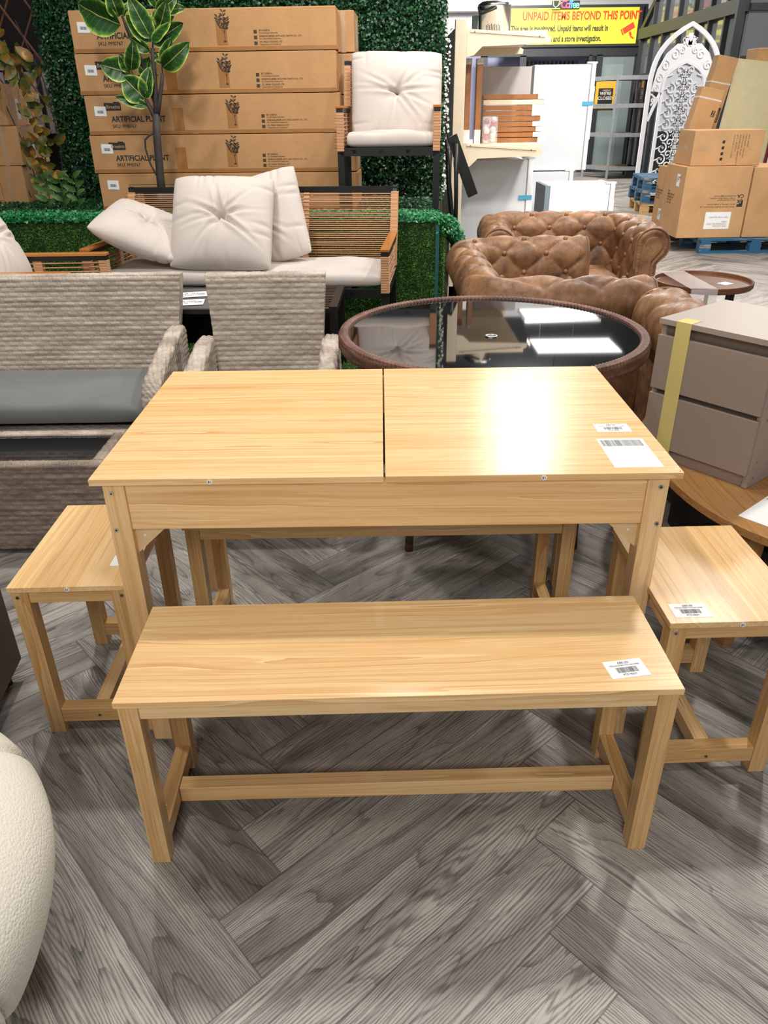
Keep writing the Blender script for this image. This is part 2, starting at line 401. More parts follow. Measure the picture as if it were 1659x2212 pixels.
# ------------------------------------------------------------------ dining table
def bolt(p, parent, r=.0048, d=(0, -1, 0)):
    m = MB()
    m.tube([Vector(p), Vector(p)+Vector(d)*.0022], r, 16); m.build('bolt', ZINC, parent, smooth=False)
    MB().tube([Vector(p)+Vector(d)*.0021, Vector(p)+Vector(d)*.0026], r*.5, 6).build('bolt', BLKM, parent)
def dot(p, s, parent):
    o = MB().tube([(0, 0, 0), (0, -.0008, 0)], .0056, 20).build('number_sticker', PAPER, parent); o.location = p
    o['label'] = 'round white number sticker'
    text('printed_number', s, .0075, INK, o, (0, -.0011, 0), (PI/2, PI, 0), .0002, 'CENTER')
W, D, Hh, T = 1.236, .7316, .7365, .0145
tb = thing('dining_table', 'large pale wood dining table with a two-panel top and barcode sheets', 'table', (.0053, 1.7664, 0), -.0013)
x0, x1, y0, y1 = -W/2, W/2, -D/2, D/2
box('tabletop_panel', WX, tb, x0, -.005, y0, y1, Hh-T, Hh, .0008)
box('tabletop_panel', WX, tb, -.001, x1, y0, y1, Hh-T, Hh, .0008)
L = .045; lx = .595; ly = y0+.009
for sx in (-1, 1):
    for sy in (-1, 1):
        xa = sx*lx; xb = sx*(lx-L); ya = sy*(y1-.009); yb = sy*(y1-.009-L)
        box('leg', WZ, tb, min(xa, xb), max(xa, xb), min(ya, yb), max(ya, yb), 0, Hh-T, .001)
for sy in (-1, 1):
    ya = sy*(y1-.014); yb = sy*(y1-.029)
    box('apron', WX, tb, -lx+L, lx-L, min(ya, yb), max(ya, yb), Hh-T-.112, Hh-T)
for sx in (-1, 1):
    xa = sx*(lx-.006); xb = sx*(lx-.022)
    box('apron', WY, tb, min(xa, xb), max(xa, xb), y0+.009+L, y1-.009-L, Hh-T-.112, Hh-T)
BRK = plain('beige_plastic', lin(214, 184, 140), .5)
for sx in (-1, 1):
    for sy in (-1, 1):
        yc = sy*(y1-.034); zb = Hh-T-.112
        b = MB().prism([(sx*(lx-L), zb), (sx*(lx-L-.072), zb), (sx*(lx-L), zb-.066)], yc-.006, yc+.006).build('corner_bracket', BRK, tb)
        b['label'] = 'smooth beige triangular corner bracket'
        MB().prism([(sx*(lx-L-.072), zb), (sx*(lx-L-.062), zb), (sx*(lx-L), zb-.057), (sx*(lx-L), zb-.066)], yc-sy*.006, yc-sy*.040).build('corner_bracket', BRK, tb)
        MB().cyl((sx*(lx-L-.02), yc-.0065, zb-.022), .003, .001, 12, 'y').build('screw', SCREW, tb)
    for z in (.700, .612): bolt((sx*(lx-.017 if z > .65 else lx-.012), y0+.009, z), tb)
dot((-.366, y0, Hh-T/2), '15', tb); dot((.328, y0, Hh-T/2), '15', tb)
label_sheet(tb, .080, .050, (.537, -.116, Hh), (0, 0, 0))
label_sheet(tb, .104, .156, (.534, -.259, Hh), (0, 0, .0), big=True, name='barcode_sheet')
for x in (.612,): MB().cyl((x, y0+.008, Hh+.0002), .0016, .0006, 10).build('screw', BLKM, tb)

def bench(name, label, cat, loc, rotz, W, D, MX, MY, MZ, group=None, endbolts=False, rotgrain=False, rail=(.034, .076)):
    t = thing(name, label, cat, loc, rotz, group); h = .45; T = .0137; ins = .005; L = .0375
    box('seat', MX, t, -W/2, W/2, -D/2, D/2, h-T, h, .0007)
    for sx in (-1, 1):
        for sy in (-1, 1):
            xa = sx*(W/2-ins); ya = sy*(D/2-ins)
            box('leg', MZ, t, min(xa, xa-sx*L), max(xa, xa-sx*L), min(ya, ya-sy*L), max(ya, ya-sy*L), 0, h-T, .001)
            if endbolts: bolt((xa, ya-sy*.013, h-T-.016), t, .0042, (sx, 0, 0))
    for sy in (-1, 1):
        ya = sy*(D/2-ins-.003); yb = sy*(D/2-ins-.018)
        box('apron', MX, t, -W/2+ins+L, W/2-ins-L, min(ya, yb), max(ya, yb), h-T-.034, h-T)
    for sx in (-1, 1):
        xa = sx*(W/2-ins-.003); xb = sx*(W/2-ins-.018)
        box('apron', MY, t, min(xa, xb), max(xa, xb), -D/2+ins+L, D/2-ins-L, h-T-.034, h-T)
        xc = sx*(W/2-ins-L/2-(0 if not endbolts else .001))
        box('stretcher', MY, t, xc-.0175, xc+.0175, -D/2+ins+L, D/2-ins-L, *rail)
        if endbolts: bolt((xc+sx*.0175, 0, sum(rail)/2), t, .004, (sx, 0, 0))
    box('stretcher', MX, t, -W/2+ins+L, W/2-ins-L, -.0175, .0175, *rail)
    return t
b1 = bench('bench', 'pale wood bench in front of the dining table, priced label on its right end', 'bench', (.0226, 1.2102, 0), .0179, 1.061, .3054, WX, UY, UZ, 'dining set benches')
label_sheet(b1, .078, .050, (.4395-.0, -.091, .45), (0, 0, .14))
MB().prism([(-.4, .001), (-.396, .003), (-.399, .006), (-.404, .005)], 0, .0004, 'xy').build('paint_chip', PAPER, b1).location = (-.108, -.067, .0765)
b2 = bench('bench', 'pale wood bench pushed in behind the dining table, seat hidden underneath', 'bench', (-.009, 1.873, 0), .010, 1.050, .3054, WX, UY, UZ, 'dining set benches')
s1 = bench('stool', 'pale wood stool at the left end of the dining table', 'stool', (-.7345, 1.640, 0), PI/2+.02, .409, .276, WX, UY, UZ, 'dining set stools', True)
dot((0, 0, 0), '12', s1); label_sheet(s1, .07, .046, (-.095, -.108, .45), (0, 0, PI/2+PI))
s2 = bench('stool', 'pale wood stool at the right end of the dining table, priced label at its corner', 'stool', (.7465, 1.475, 0), PI/2+.0225, .4073, .3073, WX, UY, UZ, 'dining set stools', True)
dot((0, 0, 0), '12', s2); label_sheet(s2, .080, .050, (-.160, .0955, .45), (0, 0, -PI/2-.0))
for s_, off in ((s1, .0), (s2, .0)):
    st = [c for c in s_.children if c.name.startswith('number_sticker')][0]
    st.location = (-.409/2-.0006, -.0+(.0), .443); st.rotation_euler = (0, 0, -PI/2)
# ------------------------------------------------------------------ pouf, walnut cabinet at the left edge
pf = thing('pouf', 'round white boucle pouf cut off by the left edge, in front', 'pouf', (-.975, .705, 0))
prof = [(.02, .0), (.24, .005), (.27, .03), (.33, .08), (.385, .16), (.422, .25), (.437, .33), (.42, .39), (.375, .44), (.31, .475), (.2, .49), (.02, .495)]
def pf_fn(i, j):
    r, z = prof_s[j]; a = 2*PI*i/360; g = abs(math.sin(a*3+z*2.2)); rr = r*(1-.035*math.exp(-(g/.07)**2))
    return (rr*math.cos(a), rr*math.sin(a), z)
def smooth_prof(p, n):
    p = np.array(p); t = np.arange(len(p)); tt = np.linspace(0, len(p)-1, n); out = []
    for x in tt:
        i = min(int(x), len(p)-2); f = x-i; p0 = p[max(i-1, 0)]; p1 = p[i]; p2 = p[i+1]; p3 = p[min(i+2, len(p)-1)]
        out.append(tuple(.5*((2*p1)+(-p0+p2)*f+(2*p0-5*p1+4*p2-p3)*f*f+(-p0+3*p1-3*p2+p3)*f**3)))
    return out
prof_s = smooth_prof(prof, 44)
MB().grid(pf_fn, 360, 44, closeu=True).build('upholstered_body', BOUC, pf, smooth=True)
wc = thing('cabinet', 'dark walnut cabinet with a small gold knob at the left edge', 'cabinet', (-1.235, 1.40, 0), .11)
box('body', WALD, wc, -.24, .24, -.24, .24, .06, .36, .002); box('top', WALD, wc, -.26, .245, -.26, .20, .36, .46, .002)
for sx in (-1, 1):
    for sy in (-1, 1): MB().tube([(sx*.2, sy*.2, .06), (sx*.205, sy*.205, 0)], [.014, .009], 8).build('foot', WALD, wc)
MB().lathe([(.004, 0), (.006, .012), (.013, .018), (.015, .026), (.011, .032), (.002, .034)], 20).build('knob', plain('brass', lin(190, 150, 80), .25, 1), wc, smooth=True).location = (.236, .19, .46)

# ------------------------------------------------------------------ woven rattan
def weave_h(u, v, pu, pv):
    row = np.floor(v/pv); uu = u/pu+.5*(row % 2); fu = uu-np.floor(uu); fv = v/pv-row
    d = np.minimum(fu, 1-fu)*pu; ed = np.clip((d-.0058)/.006, 0, 1)
    strip = np.where(d > .0058, (np.sin(PI*fv)**.4)*(.30+.70*np.sqrt(ed)), 0)
    strand = np.where(d <= .0062, (.72+.25*np.sin(PI*fv))*np.clip(np.sin(PI*np.clip(d/.0062, 0, 1))+.12, 0, 1)**.6, 0)
    return .0060*np.maximum(strip, strand)
def woven(name, profile, path, parent, m=RAT, step=.0032, pu=.056, pv=.0200, caps=True, dx=.0020):
    path = int(path*.0045/dx)
    """profile(t) -> closed list of 3D points around the section, path: n sections; displaced outward by the weave"""
    n = path; secs = [profile(i/(n-1)) for i in range(n)]
    mb = MB(); P = np.array(secs)                       # n x k x 3
    k = P.shape[1]
    nxt = np.roll(P, -1, 1); tang = nxt-np.roll(P, 1, 1); along = np.gradient(P, axis=0)
    nn = np.cross(tang, along); nn /= np.maximum(np.linalg.norm(nn, axis=2, keepdims=True), 1e-9)
    cen = P.mean(1, keepdims=True)
    if ((P-cen)*nn).sum() < 0: nn = -nn
    sl = np.concatenate([np.zeros((n, 1)), np.cumsum(np.linalg.norm(nxt-P, axis=2), 1)[:, :-1]], 1)
    al = np.concatenate([np.zeros((1, k)), np.cumsum(np.linalg.norm(np.diff(P, axis=0), axis=2), 0)], 0)
    hgt = weave_h(al, sl, pu, pv)
    Q = P+nn*hgt[..., None]
    me = bpy.data.meshes.new(name); jj, ii = np.meshgrid(np.arange(n-1), np.arange(k), indexing='ij')
    a = jj*k+ii; b = jj*k+(ii+1) % k; fa = np.stack([a, b, b+k, a+k], -1).reshape(-1, 4); nf = len(fa)
    idx = np.concatenate([fa.ravel(), np.arange(k)[::-1], (n-1)*k+np.arange(k)]); st_ = np.concatenate([np.arange(nf)*4, [nf*4, nf*4+k]])
    me.vertices.add(n*k); me.vertices.foreach_set('co', Q.ravel()); me.loops.add(len(idx)); me.polygons.add(nf+2)
    me.loops.foreach_set('vertex_index', idx.astype(np.int32)); me.polygons.foreach_set('loop_start', st_.astype(np.int32)); me.update(calc_edges=True); me.validate()
    me.polygons.foreach_set('use_smooth', [True]*len(me.polygons)); me.materials.append(m)
    o = bpy.data.objects.new(name, me); C.objects.link(o); o.parent = parent; return o
def loop(pts, step):
    """resample closed 2D polygon evenly"""
    pts = np.array(pts+[pts[0]], float); d = np.r_[0, np.cumsum(np.linalg.norm(np.diff(pts, axis=0), axis=1))]
    n = max(8, int(d[-1]/step)); t = np.linspace(0, d[-1], n, endpoint=False)
    return np.c_[np.interp(t, d, pts[:, 0]), np.interp(t, d, pts[:, 1])]
def rattan_chair(name, label, cat, loc, rotz, W, D, zb=.0, seat=.40, top=.84, seatc=True, taper=.05, back_t=.05, armz=.62, group=None, arm_sides=(-1, 1)):
    """faces -y"""
    t = thing(name, label, cat, loc, rotz, group)
    bw = W/2-(.045 if W > .8 else .075)
    def back(s):
        f = s*2-1
        pr = loop([(D/2-.12, seat-.12), (D/2-.035, top-.012), (D/2-.028, top), (D/2+.012, top), (D/2+.02, top-.012), (D/2-.06, seat-.12)], .0026)
        zz = (pr[:, 1]-seat)/(top-seat); x = f*(bw+taper*np.clip(zz, -.3, 1))
        return np.c_[x, pr[:, 0], pr[:, 1]]
    woven('backrest', back, int(2*bw/.0042), t)
    for sx in arm_sides:
        def arm(s):
            y = -D/2+.0+s*(D-.07); top_ = armz-.10+.10*min(1, s/.9)**.75-(.07*(1-min(s/.12, 1))**2)
            xo = sx*(W/2-.0-.03*(1-s)*0); th = .062
            pr = loop([(-th/2, .09), (-th/2, top_-.012), (-th/2+.012, top_), (th/2-.012, top_), (th/2, top_-.012), (th/2, .09)], .0045)
            return np.c_[pr[:, 0]+sx*(W/2-th/2), np.full(len(pr), y), pr[:, 1]]
        # constant point count
        n0 = len(arm(1.0))
        def arm2(s, n0=n0, sx=sx):
            y = -D/2+s*(D-.05); top_ = armz-.115+.115*min(1, s/.85)**.7-(.05*(1-min(s/.10, 1))**2); th = .062
            q = loop([(-th/2, .09), (-th/2, top_-.012), (-th/2+.012, top_), (th/2-.012, top_), (th/2, top_-.012), (th/2, .09)], .0045)
            idx = np.linspace(0, len(q), n0, endpoint=False); qq = np.vstack([q, q[:1]])
            x_ = np.interp(idx, np.arange(len(qq)), qq[:, 0]); z_ = np.interp(idx, np.arange(len(qq)), qq[:, 1])
            return np.c_[x_+sx*(W/2-th/2), np.full(n0, y), z_]
        woven('armrest', arm2, int(D/.0045), t)
    def fr(s):
        q = loop([(-D/2, .09), (-D/2, seat-.06), (-D/2+.06, seat-.06), (-D/2+.06, .09)], .006)
        return np.c_[np.full(len(q), (s*2-1)*(W/2-.07)), q[:, 0], q[:, 1]]
    woven('seat_frame', fr, int((W-.14)/.0056), t)
    MB().box(-W/2+.07, W/2-.07, -D/2+.05, D/2-.12, seat-.10, seat-.06).build('seat_base', BLKM, t)
    for sx in (-1, 1):
        for sy in (-1, 1): MB().tube([(sx*(W/2-.035), sy*(D/2-.05), .1), (sx*(W/2-.035), sy*(D/2-.05), 0)], .014, 10).build('leg', BLKM, t)
    return t
def seat_pad(name, m, parent, w, d, h, seed=1, amp=.006, nx=60, ny=36):
    r = np.random.RandomState(seed); K = [(r.uniform(-9, 9), r.uniform(-9, 9), r.uniform(0, 6), r.uniform(.3, 1)) for _ in range(8)]
    mb = MB(); ns = 2*(nx+ny)
    def wr(x, y): return sum(a*math.sin(kx*x*3+ky*y*3+p) for kx, ky, p, a in K)/3*amp
    def top(i, j, s):
        u = i/(nx-1)*2-1; v = j/(ny-1)*2-1
        e = ((1-abs(u)**9)*(1-abs(v)**7))**.5 if abs(u) < 1 and abs(v) < 1 else 0
        x = u*w/2*(1-.012*(1-e)*0); y = v*d/2
        return (x, y, s*(h/2*(.55+.45*e) if abs(u) < 1 and abs(v) < 1 else h/2*.45)+(wr(x, y) if s > 0 else 0)*e+(.004*e if s > 0 else 0))
    mb.grid(lambda i, j: top(i, j, 1), nx, ny); mb.grid(lambda i, j: top(i, j, -1), nx, ny)
    n = nx*ny
    ring = [i for i in range(nx)]+[j*nx+nx-1 for j in range(1, ny)]+[(ny-1)*nx+i for i in range(nx-2, -1, -1)]+[j*nx for j in range(ny-2, 0, -1)]
    for q in range(len(ring)): a = ring[q]; b = ring[(q+1) % len(ring)]; mb.f.append((a, b, b+n, a+n))
    return mb.build(name, m, parent, smooth=True)
rs = rattan_chair('rattan_sofa', 'grey woven rattan two-seat sofa at the left, back towards the cream cushions', 'sofa', (-1.435, 2.945, 0), 0, 1.20, .56, top=.815, armz=.61, back_t=.05)
cu = seat_pad('seat_cushion', GREYC, None, 1.06, .46, .085, 4, .006)
cu.location = (-1.435, 2.89, .405); tag(cu, 'grey fabric seat cushion lying on the rattan sofa', 'cushion')
ra = rattan_chair('rattan_armchair', 'grey woven rattan armchair behind the dining table', 'armchair', (-.452, 2.74, 0), 0, .56, .60, top=.845, armz=.61, taper=.03)
cu = seat_pad('seat_cushion', GREYC, None, .40, .48, .07, 9, .005); cu.location = (-.452, 2.70, .40); tag(cu, 'grey fabric seat cushion in the rattan armchair', 'cushion')
ct = thing('rattan_coffee_table', 'low brown-grey rattan coffee table with a black glass top, left of the stool', 'table', (-1.45, 2.49, 0))
cw, cd_, ch = .96, .30, .35
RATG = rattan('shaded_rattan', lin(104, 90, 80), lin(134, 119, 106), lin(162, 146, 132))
def ctf(s):
    q = loop([(-cd_/2+.03, .02), (-cd_/2, .02), (-cd_/2, ch-.008), (-cd_/2+.008, ch), (-cd_/2+.03, ch)], .0046); return np.c_[np.full(len(q), (s*2-1)*cw/2), q[:, 0], q[:, 1]]
woven('side_panel', ctf, int(cw/.0046), ct, m=RATG)
def ctb(s):
    q = loop([(cd_/2-.03, .02), (cd_/2, .02), (cd_/2, ch), (cd_/2-.03, ch)], .006); return np.c_[np.full(len(q), (s*2-1)*cw/2), q[:, 0], q[:, 1]]
woven('side_panel', ctb, int(cw/.006), ct)
for sx in (-1, 1):
    def cts(s):
        q = loop([(sx*(cw/2-.03), .02), (sx*cw/2, .02), (sx*cw/2, ch), (sx*(cw/2-.03), ch)], .006); return np.c_[q[:, 0], np.full(len(q), (s*2-1)*(cd_/2-.03)), q[:, 1]]
    woven('side_panel', cts, 60, ct, m=RATG)
MB().box(-cw/2+.028, cw/2-.028, -cd_/2+.028, cd_/2-.028, ch-.012, ch-.004).build('glass_top', GLASSB, ct)
MB().box(-cw/2+.03, cw/2-.03, -cd_/2+.03, cd_/2-.03, .04, .05).build('base_board', BLKM, ct)

# ------------------------------------------------------------------ round glass table
RT = (.385, 2.62); RZ = .72; RR = .535
rt = thing('round_glass_table', 'round black glass patio table with a woven brown rattan rim', 'table', (RT[0], RT[1], 0))
gb = MB(); nA, nB = 1500, 30
def rim(i, j):
    a = 2*PI*i/nA; b = 2*PI*j/nB
    sx = abs(math.cos(b))**.6*(1 if math.cos(b) > 0 else -1)*.017; sz = abs(math.sin(b))**.6*(1 if math.sin(b) > 0 else -1)*.026
    hh = .0034*abs(math.sin(a*RR/.0165*PI+(PI/2 if int(b/(2*PI)*10) % 2 else 0)))*abs(math.sin(b*5))**.5
    r = RR-.017+sx*(1+hh/.017*1.0); return (r*math.cos(a), r*math.sin(a), RZ-.022+sz*(1+hh/.026))
gb.grid(rim, nA, nB, True, True).build('woven_rim', RATB, rt, smooth=True)
MB().lathe([(.001, RZ-.012), (RR-.034, RZ-.012), (RR-.030, RZ-.009), (RR-.030, RZ-.006), (RR-.033, RZ-.004), (.001, RZ-.004)], 96).build('glass_top', GLASSB, rt, smooth=False)
MB().lathe([(.012, RZ-.004), (.021, RZ-.004), (.022, RZ-.0015), (.020, RZ-.0008), (.014, RZ-.0012), (.012, RZ-.003)], 32, (-.009, -.07, 0)).build('parasol_hole_ring', STEEL, rt, smooth=True)
MB().cyl((-.009, -.07, RZ-.0030), .0135, .002, 24).build('parasol_hole_plug', BLKM, rt)
for k in range(4):
    a = PI/4+k*PI/2; MB().tube([(math.cos(a)*.36, math.sin(a)*.36, RZ-.03), (math.cos(a)*.40, math.sin(a)*.40, .35), (math.cos(a)*.42, math.sin(a)*.42, 0)], .015, 10).build('leg', RATB, rt, smooth=True)
MB().tube([(math.cos(2*PI*k/32)*.33, math.sin(2*PI*k/32)*.33, .30) for k in range(33)], .008, 8).build('leg_ring', BLKM, rt, smooth=True)
label_sheet(rt, .065, .055, (.285, .305, RZ-.004), (0, 0, .35), ('', '', ''))

# ------------------------------------------------------------------ oval coffee table and chest of drawers
OT = .42
ov = thing('oval_coffee_table', 'oak-look oval coffee table under the taupe drawers at the right edge', 'table', (1.31, 2.13, 0))
op = [(.455*math.copysign(abs(math.cos(a))**.86, math.cos(a)), .60*math.copysign(abs(math.sin(a))**.86, math.sin(a))) for a in np.linspace(0, 2*PI, 90, endpoint=False)]
MB().prism(op, OT-.024, OT, 'xy').build('tabletop', OAK, ov, bevel=.0015)
for x, y in ((-.31, -.36), (.31, -.36), (-.31, .36), (.31, .36)):
    lo = MB().add([(-.02, -.02, .0), (.02, -.02, .0), (.02, .02, .0), (-.02, .02, .0), (-.032, -.032, OT-.024), (.032, -.032, OT-.024), (.032, .032, OT-.024), (-.032, .032, OT-.024)],
        [(0, 1, 2, 3), (4, 5, 6, 7), (0, 1, 5, 4), (1, 2, 6, 5), (2, 3, 7, 6), (3, 0, 4, 7)]).build('leg', OAK, ov, bevel=.001); lo.location = (x, y, 0); lo.rotation_euler = (0, 0, .4)
box('lower_shelf', plain('black_board', (.012, .011, .011), .35), ov, -.26, .26, -.40, .40, .30, .32)
box('lower_box', plain('very_dark_brown', lin(38, 28, 25), .5), ov, -.24, .26, -.34, .34, .02, .30)
sh = label_sheet(ov, .15, .21, (-.217, -.332, OT), (0, 0, -.866), big=True, name='barcode_sheet')
dr = thing('chest_of_drawers', 'taupe two-drawer bedside chest with yellow masking tape down its front', 'chest of drawers', (.836, 2.223, OT+.001), -.903)
dw, dd, dh = .352, .345, .434
box('side_panel', TAUPE, dr, 0, .016, .0, dd, 0, dh-.016, .0008); box('side_panel', TAUPE, dr, dw-.016, dw, .0, dd, 0, dh-.016, .0008)
box('top_panel', TAUPE, dr, -.002, dw+.002, -.016, dd+.002, dh-.016, dh, .0008)
box('back_panel', TAUPE, dr, .016, dw-.016, dd-.01, dd, 0, dh-.016, 0)
box('plinth', TAUPE, dr, .016, dw-.016, .006, .020, 0, .05, 0)
box('inner_front', plain('taupe_recess', lin(120, 105, 92), .6), dr, .016, dw-.016, .008, .02, .05, dh-.016, 0)
for z0_, z1_ in ((.042, .208), (.224, .386)):
    d_ = box('drawer', TAUPED, dr, .002, dw-.002, -.016, -.001, z0_, z1_, .0010)
    box('drawer_box', plain('drawer_box_taupe', lin(110, 98, 88), .6), d_, -dw/2+.02, dw/2-.02, .008, .29, -.07, .06, 0)
for y_, z_ in ((.03, .205), (.03, .075), (.03, .025), (.12, .205)): MB().cyl((dw+.0005, y_, z_), .004, .001, 12, 'x').build('screw', plain('taupe_cap', lin(130, 112, 98), .5), dr)
tp = MB().box(.055, .103, -.0172, -.0166, -.0, dh+.0004).box(.055, .103, -.0172, .035, dh+.0004, dh+.0009).build('masking_tape', YTAPE, dr)
tp['label'] = 'yellow masking tape strip'

# ------------------------------------------------------------------ walnut tray side table
st = thing('tray_side_table', 'round walnut tray side table with black legs and peeling clear film', 'table', (1.775, 4.235, 0))
SZ = .55
MB().lathe([(.01, SZ-.02), (.255, SZ-.02), (.262, SZ-.012), (.262, SZ+.012), (.258, SZ+.014), (.252, SZ+.012), (.246, SZ-.006), (.238, SZ-.008), (.01, SZ-.008)], 64).build('tray_top', WAL, st, smooth=False, bevel=0)
MB().lathe([(.01, .16), (.20, .16), (.204, .18), (.01, .182)], 48).build('lower_shelf', WAL, st)
for a in (.3, .3+2*PI/3, .3+4*PI/3, .3-.12):
    MB().tube([(.19*math.cos(a), .19*math.sin(a), SZ-.02), (.21*math.cos(a), .21*math.sin(a), 0)], .011, 8).build('leg', BLK, st, smooth=True)
MB().tube([(.055, -.22, SZ-.02), (.055, -.22, 0)], .011, 8).build('leg', BLK, st); MB().tube([(.085, -.21, SZ-.02), (.085, -.21, 0)], .011, 8).build('leg', BLK, st)
fm = MB().box(-.16, -.02, -.25, .24, SZ+.0145, SZ+.0150).box(-.16, -.02, -.2645, -.264, SZ-.10, SZ+.015).build('protective_film', FILM, st); fm['label'] = 'clear peeling protective film'
label_sheet(st, .07, .06, (.12, -.02, SZ-.0075), (0, 0, .5), ('', '', ''))
# ------------------------------------------------------------------ chesterfields
def profile_pts(Hh, wall=.135, R=.10, z0=.22, zo=.10, step=.008):
    pts = []; nr = []; z = z0; zc = Hh-R
    def seg(a, b, nrm):
        n = max(2, int(math.dist(a, b)/step))
        for i in range(n): f = i/n; pts.append((a[0]+(b[0]-a[0])*f, a[1]+(b[1]-a[1])*f)); nr.append(nrm)
    seg((.012, z0), (0, zc), (-1, 0))
    n = int(R*math.radians(238)/step)
    for i in range(n+1):
        a = math.radians(180-238*i/n); pts.append((R+R*math.cos(a), zc+R*math.sin(a))); nr.append((math.cos(a), math.sin(a)))
    e = pts[-1]
    seg(e, (wall, zc-R*1.05), (.6, -.6)); seg((wall, zc-R*1.05), (wall-.004, zo), (1, 0)); pts.append((wall-.004, zo)); nr.append((1, 0))
    return pts, nr
def chesterfield(label, loc, rotz, W=1.08, D=.84, Hh=.75, seed=1, group=None):
    """faces -y"""
    t = thing('chesterfield_armchair', label, 'armchair', loc, rotz, group)
    pts, nr = profile_pts(Hh); P = np.array(pts); s = np.r_[0, np.cumsum(np.linalg.norm(np.diff(P, axis=0), axis=1))]
    Wi = W/2-.20; Di = D/2-.20; r = .10; la = Di+D/2-r
    # path: from left arm front, back, right arm front ; returns pos, outward normal
    arc = PI/2*r; Lb = 2*(Wi-r)
    marks = [la, la+arc, la+arc+Lb, la+2*arc+Lb, 2*la+2*arc+Lb]
    def path(q):
        if q < marks[0]: return (-Wi, -D/2+q), (-1, 0)
        if q < marks[1]: a = (q-marks[0])/r; return (-Wi+r-r*math.cos(a), Di-r+r*math.sin(a)), (-math.cos(a), math.sin(a))
        if q < marks[2]: return (-Wi+r+q-marks[1], Di), (0, 1)
        if q < marks[3]: a = (q-marks[2])/r; return (Wi-r+r*math.sin(a), Di-r+r*math.cos(a)), (math.sin(a), math.cos(a))
        return (Wi, Di-r-(q-marks[3])), (1, 0)
    tot = marks[4]; na = round(tot/.118); A = tot/na; B = .105; s0 = .245
    endamp = s[len(s)//2]
    zc = Hh-.10; si = math.hypot(.012, zc-.22)
    def disp(q, sv):
        if sv < si+.10*math.radians(150):
            p1 = (q/A+(sv-s0)/B)/1.0; p2 = (q/A-(sv-s0)/B)/1.0
            f = (abs(math.sin(PI*p1/2+0))*abs(math.sin(PI*p2/2)))**.36
            fade = min(1, max(0, (si+.10*math.radians(150)-sv)/.06)); edge = min(1, (q+.002)/.03, (tot-q+.002)/.03)
            return (.029*f-.012)*fade*edge
        pl = q/(A); return -.004*math.exp(-((pl-round(pl))*A/.006)**2)
    def section(q0, q1, name, m=LEA):
        n = int((q1-q0)/.010)+2
        mb = MB()
        def fn(i, j):
            q = q0+(q1-q0)*j/(n-1); (px, py), (nx_, ny_) = path(q); d = disp(q, s[i]); a = P[i]; nn = nr[i]
            o = a[0]+nn[0]*d; z = a[1]+nn[1]*d
            # the front ends
            return (px+nx_*o, py+ny_*o, z)
        mb.grid(fn, len(P), n); return mb.build(name, m, t, smooth=True)
    section(0, marks[0]+arc/2, 'armrest'); section(marks[0]+arc/2, marks[2]+arc/2, 'backrest'); section(marks[2]+arc/2, tot, 'armrest')
    # buttons at lattice nodes
    for a_ in range(-2, 2*na+3):
        for b_ in range(-6, 9):
            if (a_+b_) % 2: continue
            q = a_*A/1.0; sv = s0+b_*B
            if not (.05 < q < tot-.03 and .06 < sv < si+.10*math.radians(110)): continue
            if b_ % 1: continue
            i = int(np.searchsorted(s, sv)); i = min(i, len(P)-1)
            (px, py), (nx_, ny_) = path(q); d = -.004; o = P[i][0]+nr[i][0]*d; z = P[i][1]+nr[i][1]*d
            MB().sphere((px+nx_*o, py+ny_*o, z), .0145, 12, (1, 1, 1)).build('button', LEA, t, smooth=True)
    # arm fronts: flat scroll panel, pleated ring, piping
    for sx in (-1, 1):
        n = len(P)
        inner = np.array([(P[i][0]-nr[i][0]*.048, P[i][1]-nr[i][1]*.048) for i in range(n)])
        mb = MB()
        def fn(i, j):
            f = j/6; a = P[i]*(1-f)+inner[i]*f; pleat = .006*abs(math.sin(s[i]/.020*PI))*math.sin(PI*min(1, f*1.2)) 
            return (sx*(Wi+a[0]), -D/2-.012-pleat+.012*(1-min(1, f*3)), a[1])
        mb.grid(fn, n, 7); mb.build('pleated_arm_front', LEA, t, smooth=True)
        poly = [(sx*(Wi+.032), .10), (sx*(Wi+.035), zc-.01)]+[(sx*(Wi+.10+.055*math.cos(math.radians(a))), zc+.055*math.sin(math.radians(a))) for a in range(170, -70, -20)]+[(sx*(Wi+.098), zc-.09), (sx*(Wi+.098), .10)]
        MB().prism(poly, -D/2-.026, -D/2+.02).build('arm_front_panel', LEA, t, bevel=.005)
        MB().tube([(sx*(Wi+P[i][0]), -D/2-.004, P[i][1]) for i in range(0, n, 2)], .006, 6).build('piping', LEA, t, smooth=True)
    box('seat_base', LEA, t, -Wi-.02, Wi+.02, -D/2+.01, Di+.02, .10, .29, .01)
    sc = seat_pad('seat_cushion', LEA, t, 2*Wi-.01, D-.26, .15, seed, .004, 40, 30); sc.location = (0, -.075, .365)
    MB().box(-Wi-.11, Wi+.11, -D/2+.02, D/2-.03, .07, .12).build('base_rail', LEA, t)
    for x in (-1, 1):
        for y in (-1, 1): MB().lathe([(.018, 0), (.03, .02), (.032, .07), (.02, .09)], 16, (x*(Wi+.03), y*(D/2-.10), 0)).build('foot', WALD, t, smooth=True)
    return t
chesterfield('brown tufted leather chesterfield armchair in front, turned to the right, nearest the round glass table', (.775, 3.955, 0), PI/2, 1.40, .82, .745, 2)
chesterfield('brown tufted leather chesterfield armchair at the back, facing the camera, beside the white freezers', (1.215, 5.24, 0), -.06, 1.13, .90, .76, 3)
